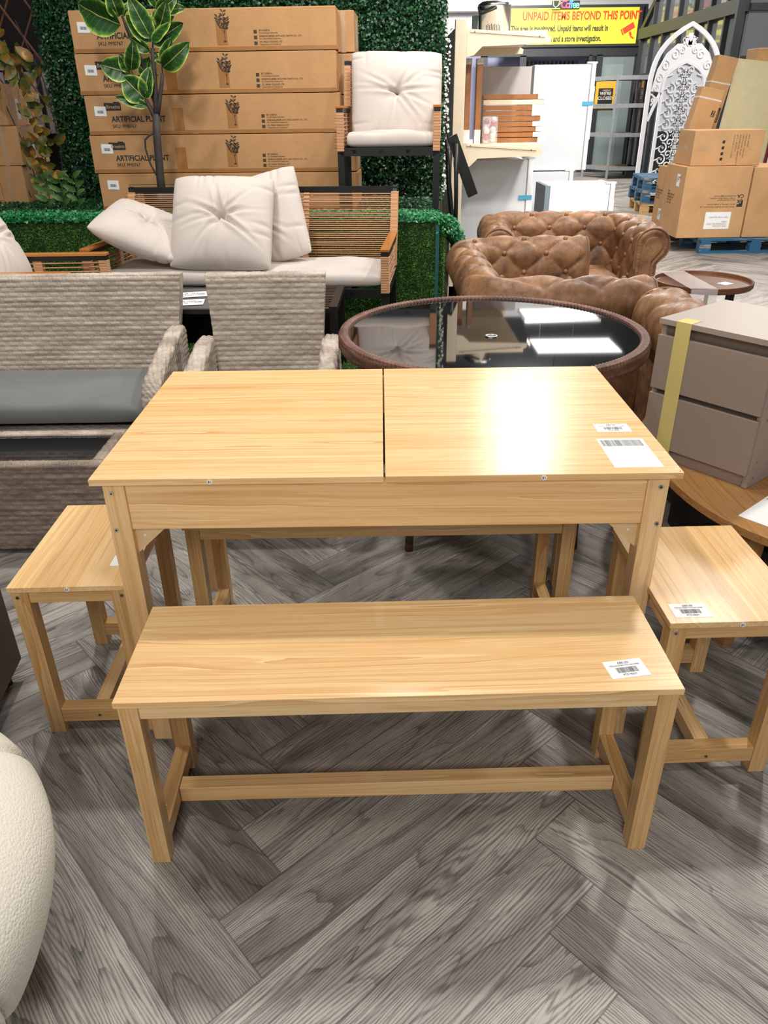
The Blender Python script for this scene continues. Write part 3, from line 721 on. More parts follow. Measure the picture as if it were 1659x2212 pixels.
# small tufted scroll ended seat behind the drawers
ft = thing('tufted_leather_seat', 'brown tufted leather seat end with a rolled top, just left behind the taupe drawers', 'armchair', (1.165, 2.975, 0), 0)
mb = MB()
fp = smooth_prof([(-.055, .10), (-.06, .40), (-.075, .50), (-.125, .56), (-.150, .64), (-.11, .715), (-.02, .745), (.08, .735), (.15, .68), (.17, .58), (.165, .40), (.16, .10)], 70)
def ff(i, j):
    x, z = fp[i]; y = -.36+.72*j/59; d = ((abs(math.sin(PI*(y/.15+i/9)/2))*abs(math.sin(PI*(y/.15-i/9)/2)))**.45*.022-.008)*(1 if z > .5 else .25)
    c = Vector((x-.03, 0, z-.55)); c = c.normalized() if c.length > 0 else c
    return ((x+c.x*d)*.74, y*.62-.06, z+c.z*d)
mb.grid(ff, 70, 60); mb.f.append(tuple(range(70))); mb.f.append(tuple(59*70+i for i in range(70))); mb.build('rolled_arm', LEA, ft, smooth=True)
mb = MB().tube([(fp[i][0]*.74, .165, fp[i][1]) for i in range(0, 70)], .006, 6); mb.build('piping', LEA, ft, smooth=True)
box('seat_base', LEA, ft, .11, .45, -.24, .14, .09, .38, .02)
for x in (-.01, .40):
    for y in (-.2, .1): MB().lathe([(.018, 0), (.03, .02), (.032, .07), (.02, .10)], 16, (x, y, 0)).build('foot', WALD, ft)
for y_ in (-.15, -.057, .036):
    MB().sphere((.01, y_, .742), .011, 8).build('button', LEA, ft)

# ------------------------------------------------------------------ display platform (skewed a little to the camera)
K = -.087; RZ_ = -.087
def DP(x, y0): return y0+K*x
pm = thing('display_platform', 'tall display platform covered in green artificial turf under the boxes and rope armchair', 'platform', (0, 0, 0))
def slab(name, x0, x1, ya, yb, z0, z1, m, parent, ylx=None):
    vs = [(x, y+K*x, z) for z in (z0, z1) for y in (ya, yb) for x in (x0, x1)]
    return MB().add(vs, [(0, 2, 3, 1), (4, 5, 7, 6), (0, 1, 5, 4), (2, 6, 7, 3), (0, 4, 6, 2), (1, 3, 7, 5)]).build(name, m, parent)
HT = .815
slab('upper_tier', -4.2, .375, 4.70, 7.0, 0, HT, TURFD, pm)
pl_ = thing('display_step', 'low step of green artificial turf in front of the tall turf platform', 'platform', (0, 0, 0))
slab('step_body', -4.2, .20, 3.08, 4.675, 0, .29, TURFD, pl_)
GR = NT('grass_blades'); _c = GR.coord(); GRASS = GR.set(GR.ramp(GR.noise(_c, 22, 4, .7), [(.35, lin(70, 122, 42)), (.5, lin(98, 156, 58)), (.66, lin(146, 196, 92))]), .6, 0, .3)
HG = NT('hedge_leaves'); _c = HG.coord(); HEDGE = HG.set(HG.ramp(HG.noise(_c, 30, 4, .75), [(.35, lin(9, 42, 20)), (.5, lin(18, 66, 33)), (.68, lin(62, 124, 74))]), .38, 0, .5)
GARL = NT('garland_leaves'); _c = GARL.coord(); GARL = GARL.set(GARL.ramp(GARL.noise(_c, 34, 4, .75), [(.35, lin(14, 84, 44)), (.5, lin(30, 122, 66)), (.68, lin(88, 176, 112))]), .4, 0, .4)
def quads(name, cen, nrm, size, m, parent=None, asp=.6, seed=0, droop=.5, kind='stuff'):
    """many small folded leaves: cen, nrm arrays"""
    r = np.random.RandomState(seed); n = len(cen)
    nr_ = nrm+r.normal(0, droop, (n, 3)); nr_ /= np.linalg.norm(nr_, axis=1, keepdims=True)
    a = r.normal(0, 1, (n, 3)); a -= nr_*(a*nr_).sum(1, keepdims=True); a /= np.linalg.norm(a, axis=1, keepdims=True); b = np.cross(nr_, a)
    s = size*r.uniform(.6, 1.3, (n, 1))
    V = np.stack([cen-a*s, cen+b*s*asp+nr_*s*.15, cen+a*s, cen-b*s*asp+nr_*s*.15], 1).reshape(-1, 3)
    me = bpy.data.meshes.new(name); me.vertices.add(4*n); me.vertices.foreach_set('co', V.ravel()); me.loops.add(4*n); me.polygons.add(n)
    me.loops.foreach_set('vertex_index', np.arange(4*n)); me.polygons.foreach_set('loop_start', np.arange(0, 4*n, 4)); me.update(calc_edges=True)
    me.materials.append(m); o = bpy.data.objects.new(name, me); C.objects.link(o)
    if parent: o.parent = parent
    if kind: o['kind'] = kind
    return o
def blades(name, cen, nrm, ln, m, parent=None, seed=0, lean=.55):
    r = np.random.RandomState(seed); n = len(cen)
    d = nrm+r.normal(0, lean, (n, 3)); d[:, 2] += .0; d /= np.linalg.norm(d, axis=1, keepdims=True)
    a = r.normal(0, 1, (n, 3)); a -= d*(a*d).sum(1, keepdims=True); a /= np.linalg.norm(a, axis=1, keepdims=True)
    l = ln*r.uniform(.6, 1.3, (n, 1)); V = np.stack([cen-a*.0016, cen+a*.0016, cen+d*l], 1).reshape(-1, 3)
    me = bpy.data.meshes.new(name); me.vertices.add(3*n); me.vertices.foreach_set('co', V.ravel()); me.loops.add(3*n); me.polygons.add(n)
    me.loops.foreach_set('vertex_index', np.arange(3*n)); me.polygons.foreach_set('loop_start', np.arange(0, 3*n, 3)); me.update(calc_edges=True)
    me.materials.append(m); o = bpy.data.objects.new(name, me); C.objects.link(o)
    if parent: o.parent = parent
    o['kind'] = 'stuff'; return o
def U(a, b, n, s=[0]): s[0] += 1; return np.random.RandomState(100+s[0]).uniform(a, b, n)
def pack(x, y, z): return np.c_[x, y+K*x, z]
def nv(v, n): return np.tile(np.array(v, float), (n, 1))
# turf: riser of the upper tier, tops, end
n = 52000; blades('turf_riser', pack(U(-2.9, .375, n), np.full(n, 4.70), U(.30, HT, n)), nv((0, -1, .25), n), .020, GRASS, pm, 1)
n = 9000; blades('turf_end', np.c_[np.full(n, .375), U(4.68, 5.3, n), U(0, HT, n)], nv((1, 0, .2), n), .018, GRASS, pm, 2)
n = 34000; blades('turf_lower_top', pack(U(-2.6, .2, n), U(3.1, 4.69, n), np.full(n, .29)), nv((0, -.1, 1), n), .022, GRASS, pl_, 3)
n = 10000; blades('turf_upper_top', pack(U(-2.9, .375, n), U(4.72, 5.6, n), np.full(n, HT)), nv((0, -.1, 1), n), .014, GRASS, pm, 4)
n = 7000; blades('turf_lower_end', np.c_[np.full(n, .20), U(3.1, 4.6, n), U(0, .29, n)], nv((1, 0, .2), n), .018, GRASS, pl_, 5)
o = slab('turf_seam_tape', .325, .345, 4.672, 4.676, .30, HT-.005, plain('teal_seam', lin(24, 84, 84), .5), pm)
# leafy mats and garland along the edge
n = 15000; x = U(-2.9, .36, n); g = quads('leaf_garland', pack(x, 4.72+U(-.05, .17, n), HT+.01+np.abs(U(-.03, .05, n))), nv((0, -.6, .8), n), .0105, GARL, None, .6, 6)
tag(g, 'bright green leafy garland along the front edge of the turf platform', 'garland', kind='stuff')
m_ = 3600; tt = U(0, 1, m_); cx_ = .36+.20*tt; cy_ = 4.66+.62*tt; cz_ = HT+.0-.30*tt**1.5
g2 = quads('leaf_garland', np.c_[cx_+U(-.035, .045, m_), cy_+U(-.04, .04, m_), cz_+U(-.05, .05, m_)], nv((.2, -.6, .6), m_), .011, GARL, None, .6, 7)
tag(g2, 'bright green leafy garland hanging down off the right corner of the platform', 'garland', kind='stuff')
# hedge wall
hw = thing('hedge_wall', 'tall dark green artificial hedge wall behind the cardboard boxes', 'hedge', (0, 0, 0))
slab('backing', -2.37, .44, 6.02, 6.06, HT, 2.75, plain('hedge_backing', lin(8, 28, 12), .9), hw)
n = 62000; x = U(-2.38, .455, n); z = U(HT, 2.75, n)
quads('foliage', pack(x, 6.0+U(-.045, .02, n), z), nv((0, -1, .35), n), .0125, HEDGE, hw, .62, 8, .6)
n = 2500; quads('foliage', np.c_[.45+U(-.02, .02, n), 5.98+U(-.02, .1, n), U(HT, 2.75, n)], nv((1, -.3, .3), n), .012, HEDGE, hw, .62, 9, .6)
n = 150; w_ = quads('white_blossom_edge', np.c_[.47+U(-.015, .02, n), 5.93+U(-.02, .02, n), U(HT+.05, 1.9, n)], nv((.4, -1, .3), n), .011, plain('pale_petal', lin(214, 222, 208), .5), hw, .8, 10, .5)
n = 14000; quads('leaf_mat', pack(U(-.15, .375, n), U(4.86, 6.0, n), HT+U(0, .03, n)), nv((0, -.4, 1), n), .0115, HEDGE, pm, .6, 11)
n = 5000; quads('leaf_mat', pack(U(-2.9, -1.9, n), U(4.86, 5.9, n), HT+U(0, .03, n)), nv((0, -.4, 1), n), .0115, HEDGE, pm, .6, 12)

# ------------------------------------------------------------------ rope furniture
def ribbed(mb, p0, p1, sx, sy, pitch=.0078):
    """wound rope round a square post from p0 to p1"""
    p0 = Vector(p0); p1 = Vector(p1); n = int((p1-p0).length/pitch); base = len(mb.v)
    for i in range(2*n+1):
        p = p0.lerp(p1, i/(2*n)); e = .0028 if i % 2 else 0
        for a, b in ((-1, -1), (1, -1), (1, 1), (-1, 1)): mb.v.append((p.x+a*(sx+e), p.y+b*(sy+e), p.z))
    for i in range(2*n):
        for k in range(4): a = base+i*4+k; b = base+i*4+(k+1) % 4; mb.f.append((a, b, b+4, a+4))
    return mb
def rope_seat(name, label, cat, loc, rotz, W, D, rail, armz, top, lean=.16, group=None, mids=(), scale=1, arml=None, sp=.0200):
    """black frame, rope wound arms and back; faces -y"""
    t = thing(name, label, cat, loc, rotz, group); w = W/2; b = .019*scale
    yb = D/2-lean                       # seat depth where back starts
    for sx in (-1, 1):
        x = sx*(w-b)
        MB().box(x-b, x+b, -D/2, -D/2+2*b, 0, rail).build('leg', BLK, t); MB().box(x-b, x+b, yb-.04, yb-.04+2*b, 0, rail).build('leg', BLK, t)
        MB().box(x-b, x+b, -D/2, yb, rail-.035, rail).build('side_rail', BLK, t)
        cap = box('arm_cap', TEAK, t, x-b*1.25, x+b*1.25, -D/2-.004, yb+.03, armz-.014, armz, .003); cap['label'] = 'orange brown wooden arm cap'
        MB().box(x-b, x+b, -D/2, yb+.02, armz-.036, armz-.014).build('arm_bar', BLK, t)
        ribbed(MB(), (x, -D/2+b, rail-.02), (x, -D/2+b, armz-.036), b, b).build('rope_wound_post', ROPE, t)
        ribbed(MB(), (x, yb-.14, rail-.02), (x, yb-.14, armz-.036), b*.7, b*1.1).build('rope_wound_post', ROPE, t)
        mb = MB(); z = rail+.004; k = 0
        while z < armz-.045:
            mb.tube([(x+sx*b*.7, -D/2+.01, z), (x+sx*b*.7, yb+.02, z+.006*(k % 2))], .0031, 5); mb.tube([(x-sx*b*.7, -D/2+.01, z+.008), (x-sx*b*.7, yb+.02, z+.004)], .0031, 5); z += sp*1.05; k += 1
        mb.build('rope_side_panel', ROPE, t)
        # back post, tilted
        MB().tube([(x, yb, rail-.03), (x, D/2, top)], b*.9, 4).build('back_post', BLK, t)
        mb = MB(); ribbed(mb, (x, yb-.004, rail+.02), (x, D/2-.01, top-.025), b, b*.9); mb.build('rope_wound_post', ROPE, t)
    MB().box(-w, w, D/2-.018, D/2+.018, top-.030, top).build('top_bar', BLK, t)
    MB().box(-w+b, w-b, -D/2, -D/2+.03, rail-.045, rail).build('front_rail', BLK, t)
    MB().box(-w+b, w-b, yb-.03, yb, rail-.045, rail).build('rear_rail', BLK, t)
    for k in range(int(W/.16)): xk = -w+.1+k*.16; MB().box(xk-.012, xk+.012, -D/2, yb, rail-.03, rail-.012).build('seat_slat', BLK, t)
    for mx in mids:
        mb = MB(); ribbed(mb, (mx, yb+.004, rail+.02), (mx, D/2-.01, top-.03), b*.8, b*.6, .0185); mb.build('rope_wound_post', ROPE, t)
    mb = MB(); z = rail+.02; k = 0; r = np.random.RandomState(4)
    while z < top-.032:
        f = (z-rail)/(top-rail); y = yb+(D/2-yb)*f; j = r.uniform(-.003, .003, 4)
        for o_, dz in ((-.014, 0), (.012, .0065)):
            mb.tube([(-w+b, y+o_, z+dz), (-w*.3, y+o_, z+dz+j[0]), (w*.3, y+o_, z+dz+j[1]), (w-b, y+o_, z+dz)], .0030, 5)
        z += sp; k += 1
    mb.build('rope_back_panel', ROPE, t)
    return t
SZB = .29
def padpos(o, loc, rot=(0, 0, 0)): o.location = loc; o.rotation_euler = rot; return o
so = rope_seat('rope_sofa', 'black framed rope-back garden sofa in front of the boxes', 'sofa', (-.71, 4.235+.087*.71, SZB), RZ_, 1.57, .76, .318, .512, .735, .20, None, (.262, -.262))
rc = rope_seat('rope_armchair', 'black framed rope armchair standing up on the turf platform by the hedge', 'armchair', (.073, 5.16, HT), -.08, .605, .50, .395, .615, .86, .13, None, (), 1.0)
rl = rope_seat('rope_armchair', 'rope armchair with orange wood arm caps at the left edge, turned to the right', 'armchair', (-1.70, 3.655, SZB), PI/2, .56, .66, .30, .505, .73, .17)
sc = padpos(seat_pad('seat_cushion', CUSH2, None, 1.47, .50, .075, 21, .010, 110, 40), (-.71, 4.14+.087*.71, SZB+.352), (0, 0, RZ_)); tag(sc, 'long cream seat cushion on the rope sofa', 'cushion')
sc = padpos(seat_pad('seat_cushion', CUSH2, None, .52, .34, .085, 22, .008, 60, 30), (.073, 5.095, HT+.436), (0, 0, -.02)); tag(sc, 'cream seat cushion on the rope armchair on the platform', 'cushion')
sc = padpos(seat_pad('seat_cushion', CUSH2, None, .42, .44, .075, 23), (-1.64, 3.655, SZB+.335), (0, 0, PI/2)); tag(sc, 'cream seat cushion in the rope armchair at the left edge', 'cushion')
def pillow(label, w, h, t, loc, rot, seed=1, slump=0, group=None):
    r = np.random.RandomState(seed); n = 90; mb = MB()
    th = np.sort(r.uniform(0, 2*PI, 15)); am = r.uniform(.35, 1, 15); cx0, cy0 = r.uniform(-.03, .03, 2)
    edge = [(r.uniform(-.8, .8), r.uniform(.02, .05)) for _ in range(10)]
    def f(u, v):
        e = max(0, (1-abs(u)**2.3)*(1-abs(v)**2.3)); z = t/2*e**.45
        dx, dy = u-cx0, v-cy0; rr = math.hypot(dx, dy)+1e-6; a = math.atan2(dy, dx) % (2*PI)
        z *= 1-.72*math.exp(-(rr/.10)**1.3)-.22*math.exp(-(rr/.34)**2)
        for k in range(15):
            da = abs((a-th[k]+PI) % (2*PI)-PI)*rr
            z -= t*.085*am[k]*math.exp(-(da/.030)**2)*math.exp(-(rr/.55)**2)*min(1, rr/.06)
            z += t*.05*am[k]*math.exp(-((da-.075)/.045)**2)*math.exp(-(rr/.6)**2)*min(1, rr/.1)
        for k, (p, wd) in enumerate(edge):
            q = (u, v, 1-abs(v)) if k % 2 else (v, u, 1-abs(u))
            if (q[1] > 0) == (k % 4 < 2): z -= t*.07*math.exp(-((q[0]-p)/wd)**2)*math.exp(-(q[2]/.30)**2)*e**.2
        return max(z, .0)
    for s in (1, -1):
        def fn(i, j, s=s):
            u = math.sin((i/(n-1)-.5)*PI)*1.0; v = math.sin((j/(n-1)-.5)*PI)
            X = u*w/2*(1-.03*(1-v*v))*(1-.035*(u*v)**4); Y = v*h/2*(1-.03*(1-u*u))*(1-.07*(u*v)**4); z = f(u, v)*s
            return (X, Y, z+slump*((u*u)*.5-.1*v))
        mb.grid(fn, n, n)
    o = mb.build('throw_cushion', CUSH, None, smooth=True)
    bm = bmesh.new(); bm.from_mesh(o.data); bmesh.ops.remove_doubles(bm, verts=bm.verts, dist=.0005); bmesh.ops.recalc_face_normals(bm, faces=bm.faces); bm.to_mesh(o.data); bm.free()
    o.location = loc; o.rotation_euler = rot; return tag(o, label, 'cushion', group)
pillow('cream tufted cushion standing foremost in the middle of the rope sofa', .535, .52, .22, (-.821, 4.15, .895), (math.radians(54), math.radians(1.5), -.02), 3)
pillow('cream tufted cushion leaning behind the foremost one, corner pointing up', .48, .49, .19, (-.640, 4.36, .880), (math.radians(68), math.radians(-15), -.12), 5)
pillow('cream tufted cushion slumped sideways at the left end of the rope sofa', .50, .45, .18, (-1.235, 4.23, .845), (Matrix.Rotation(.304, 3, 'Z') @ Matrix.Rotation(.23, 3, 'Y') @ Matrix.Rotation(.362, 3, 'X') @ Matrix.Rotation(-.402, 3, 'Z')).to_euler(), 8, .03)
pillow('cream tufted cushion upright on the rope armchair on the platform', .56, .50, .20, (.110, 5.225, HT+.665), (math.radians(74), math.radians(1), 0), 11)
pillow('cream tufted cushion leaning back in the rope armchair at the left edge', .52, .50, .20, (-1.86, 3.655, SZB+.60), (math.radians(64), 0, PI/2), 14)
# slatted black coffee table
sl = thing('slatted_coffee_table', 'black metal coffee table, part slatted, between the rattan armchair and rope sofa', 'table', (-.60, 3.475, SZB), -.03)
a_, b_, z_ = .40, .225, .37
for sx in (-1, 1):
    MB().box(sx*a_-.018, sx*a_+.018, -b_, b_, z_-.02, z_+.006).build('end_rail', BLK, sl)
    for sy in (-1, 1): MB().box(sx*a_-.016, sx*a_+.016, sy*(b_-.016)-.016, sy*(b_-.016)+.016, 0, z_-.02).build('leg', BLK, sl)
for sy in (-1, 1): MB().box(-a_, a_, sy*b_-.01, sy*b_+.01, z_-.02, z_).build('side_rail', BLK, sl)
for k in range(14): MB().box(.05, a_-.018, -b_+.018+k*.034, -b_+.036+k*.034, z_-.014, z_-.002).build('slat', plain('slat_bronze', lin(58, 50, 42), .35, .3), sl) if k == 0 else None
sl0 = [c for c in sl.children if c.name.startswith('slat')][0]
for k in range(1, 14):
    c = sl0.copy(); C.objects.link(c); c.parent = sl; c.location.y += k*.0335
MB().box(-a_+.018, .05, -b_+.01, b_-.01, z_-.010, z_-.002).build('solid_top', plain('grey_metal_top', lin(86, 84, 84), .4), sl)
MB().box(-a_, a_, b_-.01, b_+.0, .10, z_-.02).build('rear_panel', BLK, sl)
for i, (x, y, r_) in enumerate(((-.235, .045, .25), (-.215, -.115, .12))):
    o = MB().box(-.085, .085, -.055, .055, 0, .0006).build('leaflet', PAPER, None); o.location = (-.66+x, 3.475+y+.02, SZB+z_+.0005+i*.0002); o.rotation_euler = (0, 0, r_)
    tag(o, ('farther' if i == 0 else 'nearer')+' of two white printed leaflets on the black coffee table', 'leaflet')
    text('printed_text', 'Please read\nall instructions\ncarefully', .022, INK, o, (-.055, .0, .0009)); q_ = MB(); [q_.box(.045+j*.005, .0468+j*.005, -.018, .018, .0007, .0009) for j in range(7)]; q_.build('barcode', INK, o)
# black leaning frame at the platform's corner
bf = thing('folded_sunshade_stand', 'black metal stand with a tilted glossy black panel beside the cream shelving', 'stand', (0, 0, 0))
MB().tube([(.425, 5.22, 1.24), (.44, 5.20, 1.0), (.50, 5.15, .5), (.505, 5.15, 0)], .016, 8).build('pole', BLK, bf, smooth=True)
MB().tube([(.465, 5.05, 1.22), (.475, 5.05, .95), (.49, 5.02, 0)], .013, 8).build('pole', BLK, bf, smooth=True)
p = MB().cbox((.52, 5.15, 1.09), (.062, .03, .37), (0, math.radians(-23), 0)).build('tilted_panel', plain('dark_glossy', lin(30, 34, 30), .15), bf)
MB().cbox((.49, 5.14, 1.09), (.012, .04, .38), (0, math.radians(-23), 0)).build('panel_edge', BLK, bf)
MB().tube([(.42, 5.15, 1.20), (.45, 5.13, 1.17), (.47, 5.12, 1.06)], .003, 6).build('cable', plain('grey_cable', lin(190, 190, 190), .5), bf)
MB().cyl((.485, 5.12, 1.055), .01, .02, 12, 'y').build('knob', BLK, bf)
# ------------------------------------------------------------------ cardboard boxes
def carton(label, size, loc, rotz=0, m=CARD, tape=(), group=None, rot=None, name='cardboard_box', bev=.006):
    w, d, h = size; t = thing(name, label, 'box', loc, rotz, group)
    if rot: t.rotation_euler = rot
    MB().box(-w/2, w/2, -d/2, d/2, .001, h-.001).build('carton', m, t, bevel=bev, seg=2)
    for (x0, x1, z0, z1) in tape: MB().box(x0, x1, -d/2-.0009, -d/2-.0003, z0, z1).build('packing_tape', TAPE, t)
    return t
ang = RZ_*.55
bh = .2280; BW = 1.665
def plantpic(t, x, y, z, s):
    mb = MB(); r = random.Random(2)
    def leaf(cx, cz, a, l):
        c, s_ = math.cos(a), math.sin(a); w = l*.22
        mb.add([(x+cx, y, z+cz), (x+cx+c*l*.5-s_*w, y, z+cz+s_*l*.5+c*w), (x+cx+c*l, y, z+cz+s_*l), (x+cx+c*l*.5+s_*w, y, z+cz+s_*l*.5-c*w)], [(0, 1, 2, 3)])
    for bx, z0, z1 in ((.0, .02, .96), (-.20, .30, .78), (.10, .35, .74)):
        st = (0, z0) if z0 < .1 else (0, .28)
        n = 8
        for q in range(n): 
            f = q/(n-1); px = st[0]+(bx-st[0])*min(1, f*1.6); pz = st[1]+(z1-st[1])*f
            if q: mb.add([(x+(pp[0]-.010)*s, y, z+pp[1]*s), (x+(pp[0]+.010)*s, y, z+pp[1]*s), (x+(px+.008)*s, y, z+pz*s), (x+(px-.008)*s, y, z+pz*s)], [(0, 1, 2, 3)])
            pp = (px, pz)
            if pz > .38:
                for sgn in (-1, 1): leaf(px*s, pz*s, PI/2+sgn*r.uniform(.5, 1.25), r.uniform(.12, .17)*s)
    mb.add([(x-.045*s, y, z), (x+.045*s, y, z), (x+.055*s, y, z+.05*s), (x-.055*s, y, z+.05*s)], [(0, 1, 2, 3)])
    mb.build('printed_plant_picture', INKB, t, fixn=False)
ords = ('bottom', 'second', 'middle', 'fourth', 'top')
for k in range(5):
    xo = (.012, -.004, .008, -.006, .0)[k]
    cxk = -1.068+xo; zb = HT+.012+k*bh
    t = carton(('bottom long artificial plant carton of the stack, partly behind the rope sofa', 'second long artificial plant carton from the bottom of the stack', 'middle long artificial plant carton of the stack of five', 'long artificial plant carton just under the topmost one', 'topmost long artificial plant carton of the stack')[k], (BW-.02, .30, bh-.003), (cxk, 5.60, zb), ang, CARD, ((-BW/2+.01, BW/2-.01, .0, .022), ((-.26, -.19, .02, .15) if k else (-.28, -.22, 0, .2)), (.085+xo, .15+xo, .03, .16)), 'long artificial plant cartons')
    y = -.1515
    if k:
        x0 = -BW/2+.17
        lb = MB().prism([(0, -.036), (.108, -.036), (.108, .006), (.100, .006), (.10, .012), (.062, .014), (.062, .006), (0, .008)], y-.0004, y+.001).build('printed_logo', INK, t); lb.location = (x0-.035, 0, .175)
        text('printed_text', 'Breeins', .030, CARD2, lb, (.012, y-.0008, -.016), (PI/2, 0, 0), .0002)
        text('printed_text', 'ARTIFICIAL PLANT', .046, INK, t, (x0, y, .088), (PI/2, 0, 0), .0009, sx=.93)
        text('printed_text', 'SKU: PM0767', .028, INK, t, (x0, y, .048), (PI/2, 0, 0), 0)
        plantpic(t, .135+xo, y, .045, .165)
        for j, (z_, a, b) in enumerate(((.098, 'BE CAREFUL', 'To avoid damage, handle gently'), (.068, 'ZHEJIANG JESSER ARTS AND CRAFTS CO., LTD', 'No.1, Industrial Road, Pujiang, Jinhua'), (.038, 'STL MEGA TRADING LTD', 'Trading house, unit 4 industrial park'))):
            MB().add([(.315, y, z_-.009), (.335, y, z_-.009), (.335, y, z_+.009), (.315, y, z_+.009)], [(0, 1, 2, 3)]).build('printed_icon', INKB, t, fixn=False)
            text('printed_text', a, .0125, INKB, t, (.348, y, z_+.006), (PI/2, 0, 0)); text('printed_text', b, .009, INKB, t, (.348, y, z_-.007), (PI/2, 0, 0))
    else:
        for b in ((-.62, .26, .155, .157), (-.62, -.618, .05, .157)): MB().box(b[0], b[1], y-.0004, y+.0, b[2], b[3]).build('printed_line', INKB, t)
        text('printed_text', "LA STORE\nSTYLING", .022, INKB, t, (-.58, y, .12), (PI/2, 0, 0)); text('printed_text', 'i II Y', .04, INKB, t, (-.58, y, .085), (PI/2, 0, 0))
        text('printed_text', 'SH-001T', .05, INK, t, (.42, y, .16), (PI/2, PI, 0))
    label_sheet(t, .076, .056, (-BW/2+(.085, .1, .085, .082, .075)[k]+.02, y, (.155, .145, .135, .135, .135)[k]), (PI/2, .03, 0), ('', '', ''))
for k in range(5):
    t = carton('end of a taped brown carton in the column right behind the plant cartons', (.11, .34, bh-.003), (-.195+(.003, -.002, .004, 0, .002)[k], 5.70, HT+.012+k*bh-.012), ang, CARD, (), 'cartons in the column behind the plant cartons')
    MB().box(.0553, .0558, -.06, .06, .03, bh-.04).build('address_label', plain('pale_label', lin(196, 190, 180), .4), t)
    MB().box(-.03, .0, -.1708, -.1703, .0, bh-.01).build('packing_tape', TAPEC, t)
# left stack
for k, (w_, h_, dx) in enumerate(((.60, .262, -.02), (.60, .255, .0), (.56, .262, -.03))):
    zb = HT+.004+sum((.262, .255, .262)[:k])
    t = carton('%s brown carton of the stack at the left edge' % ('bottom', 'middle', 'topmost')[k], (w_, .46, h_), (-2.855+dx, 6.06+.13, zb), -.03, CARD, (), 'cartons stacked at the left edge')
    MB().box(w_/2-.13, w_/2-.10, -.231, -.2303, .0, h_).build('packing_tape', TAPEC, t)
    MB().box(w_/2+.0003, w_/2+.0008, -.15, .05, .0, h_).build('packing_tape', TAPE, t)
    lab = MB().box(w_/2+.0009, w_/2+.0014, -.05, .0, .04, .17).build('address_label', plain('grey_label', lin(170, 168, 164), .5), t)
    if k == 0:
        for b in ((-.2, .12, .155, .157), (.118, .12, .03, .157), (-.2, .12, .03, .032)): MB().box(b[0], b[1], -.2306, -.2300, b[2], b[3]).build('printed_line', INKB, t)
        text('printed_text', 'L II Y', .04, INKB, t, (-.03, -.2306, .12), (PI/2, 0, 0)); text('printed_text', 'Fragile\nHandle with care', .018, INKB, t, (-.04, -.2306, .07), (PI/2, 0, 0))
# ------------------------------------------------------------------ artificial ficus tree
def leafmat():
    t = NT('variegated_leaf'); uv = t.N('ShaderNodeUVMap').outputs[0]; sp = t.N('ShaderNodeSeparateXYZ'); t.l.new(uv, sp.inputs[0])
    u, v = sp.outputs[0], sp.outputs[1]
    d = t.math('ABSOLUTE', t.math('MULTIPLY_ADD', u, 2, -1)); nz = t.noise(t.coord(), 38, 3)
    e = t.math('ADD', d, t.math('MULTIPLY', t.math('SUBTRACT', nz, .5), .34))
    mid = t.math('LESS_THAN', d, .035)
    vein = t.math('LESS_THAN', t.math('ABSOLUTE', t.math('SINE', t.math('MULTIPLY', t.math('SUBTRACT', v, t.math('MULTIPLY', d, .16)), 24.0))), .10)
    col = t.ramp(e, [(.0, lin(30, 66, 26)), (.68, lin(34, 78, 30)), (.86, lin(86, 138, 44)), (.95, lin(196, 206, 104))])
    col = t.mix(t.math('MULTIPLY', vein, .45), col, lin(120, 150, 70)); col = t.mix(mid, col, lin(170, 176, 96))
    return t.set(col, .38, 0, .4)
LEAF = leafmat()
TRUNK = plain('dark_trunk', lin(58, 52, 50), .7, noise=.25, nscale=40, bump=.5, bscale=90)
def leaf(parent, a, b, wf, yb, yt, seed, m=LEAF, name='leaf', nu=9, nv=12, fold=.35):
    """a,b = (x,z) of stalk end and tip"""
    r = random.Random(seed); A = Vector((a[0], yb, a[1])); B = Vector((b[0], yt, b[1])); d = B-A; ln = d.length; d.normalize()
    side = d.cross(Vector((0, -1, 0))).normalized(); tw = r.uniform(-.5, .5); nrm = side.cross(d).normalized()
    side = (side*math.cos(tw)+nrm*math.sin(tw)).normalized(); nrm = side.cross(d).normalized()
    W = ln*wf*.5*(1.3 if name == 'leaf' and m is LEAF else 1); cur = r.uniform(-.12, .16)*ln
    vs = []; fs = []; uvs = []
    for j in range(nv):
        v = j/(nv-1); w = W*(max(0, math.sin(PI*v**.85))**.62)*(1-.15*v)+.0008
        for i in range(nu):
            u = i/(nu-1)*2-1
            p = A+d*ln*v+side*w*u+nrm*(abs(u)*w*fold+cur*math.sin(PI*v)+.004*math.sin(v*17+u*2+seed))
            vs.append(p); uvs.append(((u+1)/2, v))
    mb = MB().add(vs, [(j*nu+i, j*nu+i+1, (j+1)*nu+i+1, (j+1)*nu+i) for j in range(nv-1) for i in range(nu-1)])
    o = mb.build(name, m, parent, smooth=True, fixn=False)
    l = o.data.uv_layers.new(name='uv')
    for lp in o.data.loops: l.data[lp.index].uv = uvs[lp.vertex_index]
    return o
ft_ = thing('artificial_tree', 'artificial rubber tree with variegated leaves in front of the long cartons', 'artificial tree', (-1.37, 5.15, HT))
ox, oz = -1.37, HT
def Q(x, z, y=0): return (x-ox, y, z-oz)
MB().tube([Q(-1.385, .90), Q(-1.378, 1.05), Q(-1.366, 1.25), Q(-1.352, 1.40)], [.026, .025, .023, .022], 12).build('trunk', TRUNK, ft_, smooth=True)
MB().lathe([(.085, 0), (.10, .02), (.115, .15), (.105, .155), (.10, .14), (.02, .138)], 32, (-.015, 0, 0)).build('pot', BLKM, ft_, smooth=True)
